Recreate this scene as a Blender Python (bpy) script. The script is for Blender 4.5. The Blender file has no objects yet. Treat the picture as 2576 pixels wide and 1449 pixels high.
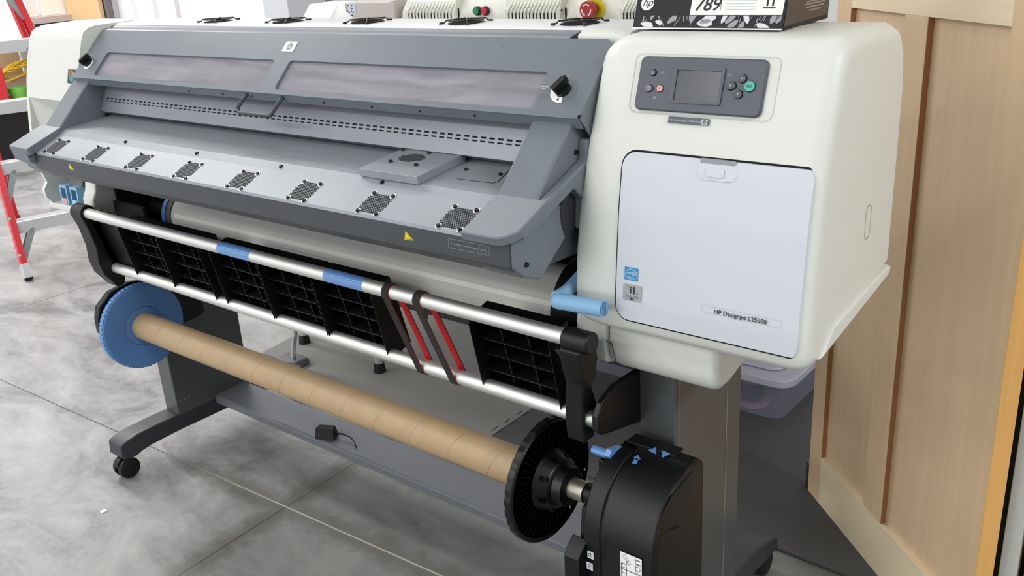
import bpy, math, random
from mathutils import Vector, Matrix
random.seed(4)
sc = bpy.context.scene
COL = sc.collection
PI = math.pi
# ------------------------------------------------------------------ camera
FPX = 2326.0
EYE = Vector((0, 0, 1.56))
RM = Matrix(((0.7765654722895704, 0.6273016126719756, -0.05864089005817779),
             (0.17786485262370544, -0.30756898690712625, -0.9347541989710834),
             (-0.6044089356129873, 0.7154676827307177, -0.35042236446767083)))
cam = bpy.data.cameras.new('camera'); camo = bpy.data.objects.new('camera', cam); COL.objects.link(camo)
cam.sensor_width = 36; cam.lens = FPX / 2576 * 36; cam.clip_start = .02
M = Matrix((RM[0], -RM[1], -RM[2])).transposed().to_4x4(); M.translation = EYE
camo.matrix_world = M
sc.camera = camo

def ray(x, y):
    return RM.transposed() @ Vector(((x - 1288) / FPX, (y - 724.5) / FPX, 1))
def atX(x, y, X):
    d = ray(x, y); return EYE + d * (X / d.x)
def atY(x, y, Y):
    d = ray(x, y); return EYE + d * (Y / d.y)
def atZ(x, y, Z):
    d = ray(x, y); return EYE + d * ((Z - EYE.z) / d.z)

# ------------------------------------------------------------------ materials
def lin(c):
    return tuple(((v / 255) / 12.92 if v / 255 <= .04045 else ((v / 255 + .055) / 1.055) ** 2.4) for v in c) + (1,)
def mat(name, rgb, rough=.5, metal=0, bump=0, bscale=300, var=0, vscale=6, spec=.5, coat=0):
    m = bpy.data.materials.new(name); m.use_nodes = True
    nt = m.node_tree; p = nt.nodes['Principled BSDF']
    p.inputs['Base Color'].default_value = lin(rgb)
    p.inputs['Roughness'].default_value = rough; p.inputs['Metallic'].default_value = metal
    p.inputs['Specular IOR Level'].default_value = spec; p.inputs['Coat Weight'].default_value = coat
    tc = nt.nodes.new('ShaderNodeTexCoord')
    if bump:
        n = nt.nodes.new('ShaderNodeTexNoise'); n.inputs['Scale'].default_value = bscale
        b = nt.nodes.new('ShaderNodeBump'); b.inputs['Strength'].default_value = bump; b.inputs['Distance'].default_value = .002
        nt.links.new(tc.outputs['Object'], n.inputs['Vector']); nt.links.new(n.outputs['Fac'], b.inputs['Height'])
        nt.links.new(b.outputs['Normal'], p.inputs['Normal'])
    if var:
        n = nt.nodes.new('ShaderNodeTexNoise'); n.inputs['Scale'].default_value = vscale; n.inputs['Detail'].default_value = 6
        r = nt.nodes.new('ShaderNodeValToRGB')
        c = lin(rgb)
        r.color_ramp.elements[0].position = .3; r.color_ramp.elements[1].position = .7
        r.color_ramp.elements[0].color = tuple(v * (1 - var) for v in c[:3]) + (1,)
        r.color_ramp.elements[1].color = tuple(min(1, v * (1 + var)) for v in c[:3]) + (1,)
        nt.links.new(tc.outputs['Object'], n.inputs['Vector']); nt.links.new(n.outputs['Fac'], r.inputs['Fac'])
        nt.links.new(r.outputs['Color'], p.inputs['Base Color'])
    return m
def math_node(nt, op, a, b=None, c=None):
    n = nt.nodes.new('ShaderNodeMath'); n.operation = op
    for i, v in enumerate((a, b, c)):
        if v is None: continue
        if isinstance(v, (int, float)): n.inputs[i].default_value = v
        else: nt.links.new(v, n.inputs[i])
    return n.outputs[0]

MW = mat('cabinet_cream_plastic', (219, 222, 216), .42, bump=.05, bscale=900)
MD = mat('door_cool_white_plastic', (206, 211, 220), .4, bump=.04, bscale=900)
MG = mat('hood_grey_paint', (108, 116, 124), .38, bump=.06, bscale=700, var=.05, vscale=5)
MT = mat('tray_satin_metal', (146, 152, 159), .46, metal=.15, bump=.03, bscale=500, var=.06, vscale=7)
MDG = mat('dark_grey_paint', (60, 64, 69), .42, bump=.05, bscale=700)
MB_ = mat('black_plastic', (11, 12, 14), .44, spec=.38, bump=.06, bscale=900)
MBK = mat('matt_black', (11, 11, 12), .7)
MSLOT = mat('slot_black', (7, 7, 8), .9)
MAL = mat('brushed_aluminium', (226, 226, 223), .54, metal=1, bump=.03, bscale=200)
MSC = mat('black_screw', (22, 22, 24), .3, metal=.4)
MWASH = mat('zinc_washer', (190, 190, 190), .4, metal=1)
MLEG = mat('leg_grey_metallic', (92, 95, 97), .33, metal=.45, bump=.02, bscale=600)
MFOOT = mat('foot_charcoal', (50, 52, 58), .4, bump=.05, bscale=600)
MBEAM = mat('beam_grey', (112, 116, 122), .4, metal=.2, bump=.03)
MBLUE = mat('hub_blue_plastic', (86, 132, 192), .45)
MLB = mat('lever_light_blue', (134, 180, 216), .45)
MTAPE = mat('blue_tape_gloss', (98, 146, 208), .12, coat=.5)
MWHITE = mat('white_print', (240, 240, 238), .5)
MBLK = mat('black_print', (20, 22, 24), .5)
MYEL = mat('warning_yellow', (226, 206, 30), .5)
MRED = mat('red_velcro', (200, 24, 34), .7)
MSTRAP = mat('black_velcro', (40, 37, 38), .9, bump=.3, bscale=2000)
MROLL = mat('media_grey_paper', (214, 214, 210), .35)
MPANEL = mat('control_panel_charcoal', (74, 79, 90), .4, bump=.08, bscale=900)
MSCREEN = mat('screen_off', (62, 65, 73), .2)
MGREEN = mat('button_teal', (72, 178, 160), .4)
MPINK = mat('button_pink', (226, 168, 170), .4)
MBTN = mat('button_dark', (52, 56, 64), .35)
MGP = mat('grey_print', (196, 200, 206), .5)
MESBLUE = mat('sticker_blue', (24, 140, 194), .4)
MSILV = mat('sticker_silver', (168, 171, 174), .35, metal=.3)

def cardboard_tube():
    m = mat('kraft_tube', (178, 152, 117), .45, bump=.1, bscale=60, var=.05, vscale=25)
    nt = m.node_tree; p = nt.nodes['Principled BSDF']
    tc = nt.nodes.new('ShaderNodeTexCoord'); s = nt.nodes.new('ShaderNodeSeparateXYZ')
    nt.links.new(tc.outputs['Object'], s.inputs[0])
    a = math_node(nt, 'ARCTAN2', s.outputs['Z'], s.outputs['Y'])
    t = math_node(nt, 'ADD', math_node(nt, 'DIVIDE', s.outputs['X'], .118), math_node(nt, 'DIVIDE', a, 2 * PI))
    f = math_node(nt, 'FRACT', t)
    d = math_node(nt, 'LESS_THAN', f, .012)
    mix = nt.nodes.new('ShaderNodeMixRGB'); mix.blend_type = 'MULTIPLY'
    src = p.inputs['Base Color'].links[0].from_socket
    nt.links.new(d, mix.inputs[0]); nt.links.new(src, mix.inputs[1]); mix.inputs[2].default_value = (.55, .5, .46, 1)
    nt.links.new(mix.outputs[0], p.inputs['Base Color'])
    return m
MKRAFT = cardboard_tube()

def wood(name, rgb, axis='Z', var=.09, rough=.4):
    m = bpy.data.materials.new(name); m.use_nodes = True
    nt = m.node_tree; p = nt.nodes['Principled BSDF']; p.inputs['Roughness'].default_value = rough
    tc = nt.nodes.new('ShaderNodeTexCoord'); mp = nt.nodes.new('ShaderNodeMapping')
    mp.inputs['Scale'].default_value = (70, 70, 2.2) if axis == 'Z' else (2.2, 2.2, 70)
    n = nt.nodes.new('ShaderNodeTexNoise'); n.inputs['Scale'].default_value = 1; n.inputs['Detail'].default_value = 5
    n2 = nt.nodes.new('ShaderNodeTexNoise'); n2.inputs['Scale'].default_value = .12; n2.inputs['Detail'].default_value = 2
    nt.links.new(tc.outputs['Object'], mp.inputs['Vector']); nt.links.new(mp.outputs[0], n.inputs['Vector']); nt.links.new(mp.outputs[0], n2.inputs['Vector'])
    r = nt.nodes.new('ShaderNodeValToRGB'); c = lin(rgb)
    r.color_ramp.elements[0].position = .3; r.color_ramp.elements[1].position = .72
    r.color_ramp.elements[0].color = (c[0] * (1 - var), c[1] * (1 - var * 1.3), c[2] * (1 - var * 1.7), 1)
    r.color_ramp.elements[1].color = (c[0] * (1 + var), c[1] * (1 + var), c[2] * (1 + var), 1)
    nt.links.new(math_node(nt, 'ADD', math_node(nt, 'MULTIPLY', n.outputs['Fac'], .55), math_node(nt, 'MULTIPLY', n2.outputs['Fac'], .45)), r.inputs['Fac'])
    nt.links.new(r.outputs['Color'], p.inputs['Base Color'])
    return m
MOAK = wood('oak_vertical_grain', (214, 187, 152), var=.07)
MOAKH = wood('oak_horizontal_grain', (234, 216, 184), 'X', var=.05)
MOAK_WARMLIT = wood('oak_warm_lit', (214, 166, 98))  # orange oak with the warm light painted into its colour
MREVEAL_SHADE = wood('oak_reveal_shaded', (160, 112, 72))  # darker oak: shadow of the panel recess painted into the colour

def concrete():
    m = bpy.data.materials.new('polished_concrete'); m.use_nodes = True
    nt = m.node_tree; p = nt.nodes['Principled BSDF']
    tc = nt.nodes.new('ShaderNodeTexCoord')
    def noise(scale, detail=6, dist=0, sx=1):
        mp = nt.nodes.new('ShaderNodeMapping'); mp.inputs['Scale'].default_value = (sx, 1, 1); mp.inputs['Rotation'].default_value = (0, 0, .5)
        n = nt.nodes.new('ShaderNodeTexNoise'); n.inputs['Scale'].default_value = scale; n.inputs['Detail'].default_value = detail
        n.inputs['Distortion'].default_value = dist; n.inputs['Roughness'].default_value = .62
        nt.links.new(tc.outputs['Object'], mp.inputs[0]); nt.links.new(mp.outputs[0], n.inputs['Vector']); return n.outputs['Fac']
    big = noise(1.1, 4, .6); mid = noise(4.5, 8, 1.4, .5); fine = noise(34, 5, .3)
    v = math_node(nt, 'ADD', math_node(nt, 'MULTIPLY', big, .42), math_node(nt, 'ADD', math_node(nt, 'MULTIPLY', mid, .46), math_node(nt, 'MULTIPLY', fine, .12)))
    r = nt.nodes.new('ShaderNodeValToRGB'); e = r.color_ramp.elements
    e[0].position = .37; e[0].color = lin((96, 97, 96)); e[1].position = .62; e[1].color = lin((180, 180, 180))
    x = e.new(.48); x.color = lin((148, 148, 148))
    nt.links.new(v, r.inputs['Fac'])
    s = nt.nodes.new('ShaderNodeSeparateXYZ'); nt.links.new(tc.outputs['Object'], s.inputs[0])
    # saw cuts: one joint runs along the printer, others run across it
    wob = math_node(nt, 'MULTIPLY', math_node(nt, 'SUBTRACT', noise(60, 3), .5), .003)
    def line(nx, ny, c):
        d = math_node(nt, 'ADD', math_node(nt, 'MULTIPLY', s.outputs['X'], nx), math_node(nt, 'ADD', math_node(nt, 'MULTIPLY', s.outputs['Y'], ny), c))
        return math_node(nt, 'ABSOLUTE', math_node(nt, 'ADD', d, wob))
    a = math.atan2(.117, 2.373)
    l1 = line(-math.sin(a), math.cos(a), -(-math.sin(a) * -2.105 + math.cos(a) * 1.370))
    l2 = line(math.cos(a), math.sin(a), -(math.cos(a) * -2.105 + math.sin(a) * 1.370))
    l3 = line(math.cos(a * .3), math.sin(a * .3), -(math.cos(a * .3) * -4.66 + math.sin(a * .3) * 1.63))
    near = math_node(nt, 'MINIMUM', l1, l2); joint = math_node(nt, 'MINIMUM', near, l3)
    cut = math_node(nt, 'LESS_THAN', joint, .0024)
    # darker damp border beside the joints near the printer
    st = nt.nodes.new('ShaderNodeMapRange'); st.inputs['From Min'].default_value = .02; st.inputs['From Max'].default_value = .07
    st.inputs['To Min'].default_value = 1; st.inputs['To Max'].default_value = 0
    nt.links.new(math_node(nt, 'ADD', near, math_node(nt, 'MULTIPLY', math_node(nt, 'SUBTRACT', noise(14, 6, 1), .5), .11)), st.inputs['Value'])
    px = nt.nodes.new('ShaderNodeMapRange'); px.inputs['From Min'].default_value = -2.75; px.inputs['From Max'].default_value = -2.3
    nt.links.new(s.outputs['X'], px.inputs['Value'])
    stain = math_node(nt, 'MULTIPLY', st.outputs[0], px.outputs[0])
    m1 = nt.nodes.new('ShaderNodeMixRGB'); nt.links.new(math_node(nt, 'MULTIPLY', stain, .6), m1.inputs[0]); nt.links.new(r.outputs[0], m1.inputs[1]); m1.inputs[2].default_value = lin((98, 92, 84))
    # weaker light towards the right, painted in as a darker cast
    falloff = nt.nodes.new('ShaderNodeMapRange'); falloff.inputs['From Min'].default_value = -2.6; falloff.inputs['From Max'].default_value = -1.7
    nt.links.new(math_node(nt, 'ADD', s.outputs['X'], math_node(nt, 'MULTIPLY', math_node(nt, 'SUBTRACT', big, .5), 2.2)), falloff.inputs['Value'])
    m0 = nt.nodes.new('ShaderNodeMixRGB'); m0.blend_type = 'MULTIPLY'; nt.links.new(math_node(nt, 'MULTIPLY', falloff.outputs[0], .8), m0.inputs[0]); nt.links.new(m1.outputs[0], m0.inputs[1]); m0.inputs[2].default_value = (.42, .46, .43, 1)
    lightcut = math_node(nt, 'MULTIPLY', math_node(nt, 'LESS_THAN', l1, .0028), px.outputs[0])
    m2 = nt.nodes.new('ShaderNodeMixRGB'); nt.links.new(cut, m2.inputs[0]); nt.links.new(m0.outputs[0], m2.inputs[1]); m2.inputs[2].default_value = lin((72, 66, 60))
    m3 = nt.nodes.new('ShaderNodeMixRGB'); nt.links.new(lightcut, m3.inputs[0]); nt.links.new(m2.outputs[0], m3.inputs[1]); m3.inputs[2].default_value = lin((178, 172, 160))
    nt.links.new(m3.outputs[0], p.inputs['Base Color'])
    rr_ = nt.nodes.new('ShaderNodeMapRange'); rr_.inputs['To Min'].default_value = .28; rr_.inputs['To Max'].default_value = .5
    nt.links.new(mid, rr_.inputs['Value']); nt.links.new(rr_.outputs[0], p.inputs['Roughness'])
    return m
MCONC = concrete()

def pane_mat():
    m = bpy.data.materials.new('smoky_pane'); m.use_nodes = True
    nt = m.node_tree; p = nt.nodes['Principled BSDF']
    p.inputs['Base Color'].default_value = lin((158, 156, 166)); p.inputs['Roughness'].default_value = .2
    tc = nt.nodes.new('ShaderNodeTexCoord'); mp = nt.nodes.new('ShaderNodeMapping'); mp.inputs['Scale'].default_value = (2.2, 16, 16)
    n = nt.nodes.new('ShaderNodeTexNoise'); n.inputs['Scale'].default_value = 1.6; n.inputs['Detail'].default_value = 5; n.inputs['Distortion'].default_value = .8
    r = nt.nodes.new('ShaderNodeValToRGB'); r.color_ramp.elements[0].position = .36; r.color_ramp.elements[1].position = .7
    r.color_ramp.elements[0].color = lin((146, 144, 153)); r.color_ramp.elements[1].color = lin((178, 176, 184))
    nt.links.new(tc.outputs['Object'], mp.inputs[0]); nt.links.new(mp.outputs[0], n.inputs['Vector']); nt.links.new(n.outputs['Fac'], r.inputs['Fac']); nt.links.new(r.outputs['Color'], p.inputs['Base Color'])
    p.inputs['Alpha'].default_value = .7; p.inputs['Coat Weight'].default_value = .3; p.inputs['Coat Roughness'].default_value = .05
    return m
MPANE = pane_mat()
def clear_plastic():
    m = bpy.data.materials.new('translucent_bin'); m.use_nodes = True
    p = m.node_tree.nodes['Principled BSDF']; p.inputs['Base Color'].default_value = lin((150, 152, 170))
    p.inputs['Roughness'].default_value = .25; p.inputs['Alpha'].default_value = .45
    return m

# ------------------------------------------------------------------ mesh helpers
W = {}
def tag(o, label=None, cat=None, group=None, kind=None):
    if label: o['label'] = label
    if cat: o['category'] = cat
    if group: o['group'] = group
    if kind: o['kind'] = kind
    return o
def thing(name, label, cat, loc, group=None):
    o = bpy.data.objects.new(name, None); COL.objects.link(o); o.location = loc; o.empty_display_size = .05
    W[o] = Vector(loc); return tag(o, label, cat, group)

class MB:
    def __init__(s): s.v = []; s.f = []; s.m = []
    def add(s, vs, fs, m=0):
        b = len(s.v); s.v += [Vector(x) for x in vs]
        for f in fs: s.f.append([i + b for i in f]); s.m.append(m)
    def box(s, x0, x1, y0, y1, z0, z1, m=0):
        s.add([(x0, y0, z0), (x1, y0, z0), (x1, y1, z0), (x0, y1, z0), (x0, y0, z1), (x1, y0, z1), (x1, y1, z1), (x0, y1, z1)],
              [(0, 3, 2, 1), (4, 5, 6, 7), (0, 1, 5, 4), (1, 2, 6, 5), (2, 3, 7, 6), (3, 0, 4, 7)], m)
    def obox(s, c, a, b, n, m=0):
        c, a, b, n = map(Vector, (c, a, b, n))
        s.add([c + i * a + j * b + k * n for k in (-1, 1) for (i, j) in ((-1, -1), (1, -1), (1, 1), (-1, 1))],
              [(0, 3, 2, 1), (4, 5, 6, 7), (0, 1, 5, 4), (1, 2, 6, 5), (2, 3, 7, 6), (3, 0, 4, 7)], m)
    def prism(s, poly, off, m=0, cap=True):
        n = len(poly); p = [Vector(x) for x in poly]; off = Vector(off)
        s.add(p + [x + off for x in p], [tuple((i, (i + 1) % n, n + (i + 1) % n, n + i)) for i in range(n)] + ([tuple(range(n - 1, -1, -1)), tuple(range(n, 2 * n))] if cap else []), m)
    def prismX(s, prof, x0, x1, m=0):
        s.prism([(x0, y, z) for y, z in prof], (x1 - x0, 0, 0), m)
    def loft(s, prof, secs, m=0, kf=None):               # YZ outline drawn along X with an inward offset per section (soft rounded ends)
        n = len(prof); ar = sum(prof[i][0] * prof[(i + 1) % n][1] - prof[(i + 1) % n][0] * prof[i][1] for i in range(n)); sg = 1 if ar > 0 else -1
        nor = []
        for i in range(n):
            a, b, c = Vector(prof[i - 1]), Vector(prof[i]), Vector(prof[(i + 1) % n]); e0 = (b - a).normalized(); e1 = (c - b).normalized()
            n0 = Vector((-e0.y, e0.x)) * sg; n1 = Vector((-e1.y, e1.x)) * sg; k = (n0 + n1).normalized(); nor.append(k / max(.5, k.dot(n0)))
        vs = []
        for x, ins in secs: vs += [(x, p[0] + q.x * ins * (kf(x, p[1]) if kf else 1), p[1] + q.y * ins * (kf(x, p[1]) if kf else 1)) for p, q in zip(prof, nor)]
        s.add(vs, [(j * n + i, j * n + (i + 1) % n, (j + 1) * n + (i + 1) % n, (j + 1) * n + i) for j in range(len(secs) - 1) for i in range(n)] + [tuple(range(n - 1, -1, -1)), tuple(range((len(secs) - 1) * n, len(secs) * n))], m)
    def cyl(s, p0, p1, r0, r1=None, seg=24, m=0, cap=True):
        p0, p1 = Vector(p0), Vector(p1); r1 = r0 if r1 is None else r1
        d = (p1 - p0).normalized(); a = d.orthogonal().normalized(); b = d.cross(a)
        vs = [p + (a * math.cos(t) + b * math.sin(t)) * r for p, r in ((p0, r0), (p1, r1)) for t in [2 * PI * i / seg for i in range(seg)]]
        s.add(vs, [(i, (i + 1) % seg, seg + (i + 1) % seg, seg + i) for i in range(seg)] + ([tuple(range(seg - 1, -1, -1)), tuple(range(seg, 2 * seg))] if cap else []), m)
    def lathe(s, cy, cz, prof, seg=48, m=0):      # profile of (x, r) turned about an X axis
        vs = []; n = len(prof)
        for x, r in prof:
            for i in range(seg):
                t = 2 * PI * i / seg; vs.append((x, cy + r * math.cos(t), cz + r * math.sin(t)))
        s.add(vs, [(j * seg + i, j * seg + (i + 1) % seg, (j + 1) * seg + (i + 1) % seg, (j + 1) * seg + i) for j in range(n - 1) for i in range(seg)]
              + [tuple(range(seg - 1, -1, -1)), tuple(range((n - 1) * seg, n * seg))], m)
    def tube(s, pts, r, seg=10, m=0, closed=False):
        pts = [Vector(p) for p in pts]; n = len(pts); vs = []; a = None
        for i, p in enumerate(pts):
            q0 = pts[i - 1] if (i or closed) else p; q1 = pts[(i + 1) % n] if (i < n - 1 or closed) else p
            t = (q1 - q0).normalized()
            if a is None: a = t.orthogonal().normalized()
            a = (a - t * a.dot(t)).normalized(); b = t.cross(a)
            vs += [p + (a * math.cos(2 * PI * k / seg) + b * math.sin(2 * PI * k / seg)) * r for k in range(seg)]
        fs = [(j * seg + i, j * seg + (i + 1) % seg, ((j + 1) % n) * seg + (i + 1) % seg, ((j + 1) % n) * seg + i) for j in range(n if closed else n - 1) for i in range(seg)]
        if not closed: fs += [tuple(range(seg - 1, -1, -1)), tuple(range((n - 1) * seg, n * seg))]
        s.add(vs, fs, m)
    def sphere(s, c, r, m=0, seg=14, rings=8, sz=1, half=False):
        c = Vector(c); vs = []; fs = []
        for j in range(rings + 1):
            ph = (PI / 2 if half else PI) * j / rings
            for i in range(seg):
                t = 2 * PI * i / seg; vs.append(c + Vector((math.sin(ph) * math.cos(t), math.sin(ph) * math.sin(t), math.cos(ph) * sz)) * r)
        s.add(vs, [(j * seg + i, (j + 1) * seg + i, (j + 1) * seg + (i + 1) % seg, j * seg + (i + 1) % seg) for j in range(rings) for i in range(seg)], m)
    def plate(s, F, poly, d0, d1, m=0):
        s.prism([F.pt(u, v, d0) for u, v in poly], F.n * (d1 - d0), m)
    def rows(s, rows, fy, d0, d1, m=0):         # curved plate: rows of (z, xl, xr) lying on the surface y = fy(z), pushed out by d
        n = len(rows)
        A = [Vector((x, fy(z) - d1, z)) for z, xl, xr in rows for x in (xl, xr)]
        B = [Vector((x, fy(z) - d0, z)) for z, xl, xr in rows for x in (xl, xr)]
        fs = []
        for i in range(n - 1):
            a, b, c, d = 2 * i, 2 * i + 1, 2 * i + 3, 2 * i + 2; k = 2 * n
            fs += [(a, b, c, d), (k + a, k + d, k + c, k + b), (a, d, k + d, k + a), (b, k + b, k + c, c)]
        fs += [(0, 2 * n, 2 * n + 1, 1), (2 * n - 2, 2 * n - 1, 4 * n - 1, 4 * n - 2)]
        s.add(A + B, fs, m)
    def build(s, name, mats, parent=None, loc=None, bevel=0, seg=2, ang=32, rot=None, sub=0):
        mats = mats if isinstance(mats, (list, tuple)) else [mats]
        org = Vector(loc) if loc is not None else (W[parent] if parent else Vector((0, 0, 0)))
        me = bpy.data.meshes.new(name); me.from_pydata([v - org for v in s.v], [], s.f)
        for m in mats: me.materials.append(m)
        me.polygons.foreach_set('material_index', s.m)
        import bmesh
        b = bmesh.new(); b.from_mesh(me); bmesh.ops.recalc_face_normals(b, faces=b.faces); b.to_mesh(me); b.free()
        return link(name, me, parent, org, bevel, seg, ang)
def link(name, me, parent, org, bevel=0, seg=2, ang=32):
    me.polygons.foreach_set('use_smooth', [True] * len(me.polygons))
    me.set_sharp_from_angle(angle=math.radians(ang))
    o = bpy.data.objects.new(name, me); COL.objects.link(o); W[o] = org.copy()
    if parent: o.parent = parent; o.location = org - W[parent]
    else: o.location = org
    if bevel:
        md = o.modifiers.new('bevel', 'BEVEL'); md.width = bevel; md.segments = seg; md.limit_method = 'ANGLE'; md.angle_limit = math.radians(40); md.harden_normals = True
        if seg > 1: me.set_sharp_from_angle(angle=math.radians(ang))
    return o
def dup(o, parent, loc):                           # a copy of a part (shares its mesh) at another place
    c = o.copy(); COL.objects.link(c); c.parent = parent; c.location = Vector(loc) - (W[parent] if parent else Vector()); W[c] = Vector(loc)
    for ch in list(o.children):
        d = ch.copy(); COL.objects.link(d); d.parent = c; W[d] = W[ch] - W[o] + Vector(loc)
    return c

class Frame:
    def __init__(s, o, u, v):
        s.o = Vector(o); s.u = Vector(u).normalized(); s.v = Vector(v).normalized(); s.n = s.u.cross(s.v).normalized(); s.v = s.n.cross(s.u)
    def pt(s, u, v, d=0): return s.o + s.u * u + s.v * v + s.n * d
    def px(s, x, y, d=0):
        r = ray(x, y); q = s.o + s.n * d; P = EYE + r * ((q - EYE).dot(s.n) / r.dot(s.n)); P = P - s.o
        return P.dot(s.u), P.dot(s.v)
def rr(x0, x1, y0, y1, r, n=5):
    out = []
    for cx, cy, a0 in ((x1 - r, y1 - r, 0), (x0 + r, y1 - r, 90), (x0 + r, y0 + r, 180), (x1 - r, y0 + r, 270)):
        for i in range(n + 1):
            t = math.radians(a0 + 90 * i / n); out.append((cx + r * math.cos(t), cy + r * math.sin(t)))
    return out
def circ(cx, cy, r, n=24, ry=None):
    return [(cx + r * math.cos(2 * PI * i / n), cy + (ry or r) * math.sin(2 * PI * i / n)) for i in range(n)]
DG = None
def curve_mesh(cd, F, d):
    o = bpy.data.objects.new('tmp', cd); COL.objects.link(o)
    bpy.context.view_layer.update()
    me = bpy.data.meshes.new_from_object(o.evaluated_get(bpy.context.evaluated_depsgraph_get()))
    vs = [F.pt(v.co.x, v.co.y, v.co.z + d) for v in me.vertices]; fs = [tuple(p.vertices) for p in me.polygons]
    bpy.data.objects.remove(o); bpy.data.curves.remove(cd); bpy.data.meshes.remove(me)
    return vs, fs
def holes_plate(mb, F, outer, holes, d0, d1, m=0):
    cd = bpy.data.curves.new('t', 'CURVE'); cd.dimensions = '2D'; cd.fill_mode = 'BOTH'; cd.extrude = (d1 - d0) / 2
    for poly in [outer] + holes:
        sp = cd.splines.new('POLY'); sp.points.add(len(poly) - 1); sp.use_cyclic_u = True
        for p, (x, y) in zip(sp.points, poly): p.co = (x, y, 0, 1)
    mb.add(*curve_mesh(cd, F, (d0 + d1) / 2), m)
def text(mb, F, body, u, v, size, d=.0006, m=0, align='CENTER', shear=0, sx=1, thick=0, rot=0):
    cd = bpy.data.curves.new('t', 'FONT'); cd.body = body; cd.size = size; cd.align_x = align; cd.align_y = 'CENTER'; cd.shear = shear; cd.offset = thick
    cd.resolution_u = 3
    ca, sa = math.cos(rot), math.sin(rot)
    G = Frame(F.pt(u, v), F.u * ca + F.v * sa, F.v * ca - F.u * sa)
    vs, fs = curve_mesh(cd, G, d)
    if sx != 1: vs = [G.o + G.u * ((p - G.o).dot(G.u) * sx) + G.v * (p - G.o).dot(G.v) + G.n * (p - G.o).dot(G.n) for p in vs]
    mb.add(vs, fs, m)
def stroke(mb, F, pts, w, d, m=0, closed=False):   # a flat drawn line
    pts = [Vector(p) for p in pts]
    for i in range(len(pts) if closed else len(pts) - 1):
        a, b = pts[i], pts[(i + 1) % len(pts)]; t = (b - a)
        if t.length < 1e-6: continue
        t = t.normalized() * (w / 2); n = Vector((-t.y, t.x))
        mb.add([F.pt(*(a - t + n), d), F.pt(*(a - t - n), d), F.pt(*(b + t - n), d), F.pt(*(b + t + n), d)], [(0, 1, 2, 3)], m)
def flat(mb, F, poly, d, m=0):
    mb.add([F.pt(u, v, d) for u, v in poly], [tuple(range(len(poly)))], m)
def hp_logo(mb, F, u, v, r, d, ring, ink):         # round badge, slanted letters
    flat(mb, F, circ(u, v, r, 28), d, ring)
    text(mb, F, 'hp', u, v + r * .06, r * 1.35, d + .0004, ink, shear=.35, thick=-.0)

# ------------------------------------------------------------------ the setting
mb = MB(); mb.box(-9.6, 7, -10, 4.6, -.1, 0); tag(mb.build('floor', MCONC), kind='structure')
MCEIL = mat('ceiling_white', (225, 226, 226), .8)
mb = MB(); mb.box(-9.6, 7, -10, 4.6, 4.6, 4.7); tag(mb.build('ceiling', MCEIL), kind='structure')
MLINER = mat('liner_panel_white', (226, 225, 228), .5)
mb = MB(); x = -9.6                                # ribbed metal liner
prof = []
while x < 7:
    prof += [(x, 4.08), (x + .24, 4.08), (x + .255, 4.05), (x + .285, 4.05), (x + .30, 4.08)]; x += .305
prof = [p for p in prof if p[0] <= 7] + [(7, 4.08), (7, 4.6), (-9.6, 4.6)]
mb.prism([(a, b, 0) for a, b in prof], (0, 0, 4.6)); tag(mb.build('wall_back', MLINER, ang=20), kind='structure')
MWALL = mat('wall_white', (228, 229, 231), .7)
mb = MB(); mb.box(-9.7, -9.6, -10, 4.6, 0, 4.6); tag(mb.build('wall_left', MWALL), kind='structure')
mb = MB(); mb.box(7, 7.1, -10, 4.6, 0, 4.6); tag(mb.build('wall_right', MWALL), kind='structure')
mb = MB(); mb.box(-9.6, 7, -10.1, -10, 0, 4.6); tag(mb.build('wall_front', MWALL), kind='structure')

# ------------------------------------------------------------------ the printer
XL, XR = -2.63, -.905                               # where the two end cabinets meet the middle
PR = thing('wide_format_printer', 'large grey and white wide-format printer on a rolling stand', 'printer', (-1.76, 1.5, 0))

# --- right cabinet
FRONT = [(1.275, .912), (1.25, .918), (1.24, .93), (1.236, .95), (1.236, .98), (1.2425, 1.05), (1.251, 1.13), (1.2625, 1.20), (1.276, 1.26), (1.292, 1.315), (1.311, 1.37), (1.322, 1.390), (1.338, 1.401), (1.36, 1.406)]
def fy(z):
    F = FRONT[3:]
    for (y0, z0), (y1, z1) in zip(F, F[1:]):
        if z0 <= z <= z1: return y0 + (y1 - y0) * (z - z0) / (z1 - z0)
    return F[0][0] if z < F[0][1] else F[-1][0]
def sfr(x, z, d=0):                                 # frame on the curved front at height z
    e = .012; t = Vector((0, fy(z + e) - fy(z - e), 2 * e)); F = Frame((x, fy(z), z), (1, 0, 0), t); F.o = F.o + F.n * d; return F
BODY = FRONT + [(1.45, 1.409), (1.54, 1.407), (1.575, 1.395), (1.60, 1.36), (1.612, 1.30), (1.612, .985)]
mb = MB(); RS = [(1 - math.cos(PI / 2 * i / 7), 1 - math.sin(PI / 2 * i / 7)) for i in range(8)]     # quarter round
mb.loft(BODY, [(-.904 + .07 * a, .056 * b) for a, b in RS] + [(-.478 - .026 * a, .026 * b) for a, b in RS[::-1]], 0, lambda x, z: 1 if x > -.7 else max(.22, min(1, .22 + (z - 1.08) / .26 * .78)))
RC = mb.build('right_cabinet', MW, PR, ang=50)
# lower skirt that flares out along the right side
mb = MB(); mb.prismX([(1.285, .925), (1.335, .966), (1.585, .992), (1.60, .985), (1.59, .972)], -.52, -.4725)
mb.build('side_skirt', MW, RC, bevel=.005, seg=3)
mb = MB()                                            # rounded knock-out on the side
F = Frame((-.478, 1.47, 1.10), (0, 1, 0), (0, 0, 1)); stroke(mb, F, [(p, q) for p, q in rr(-.012, .012, -.028, .028, .011)], .0012, .0006, 0, True)
mb.build('side_knockout', mat('seam_grey', (178, 177, 170), .6), RC)
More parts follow.
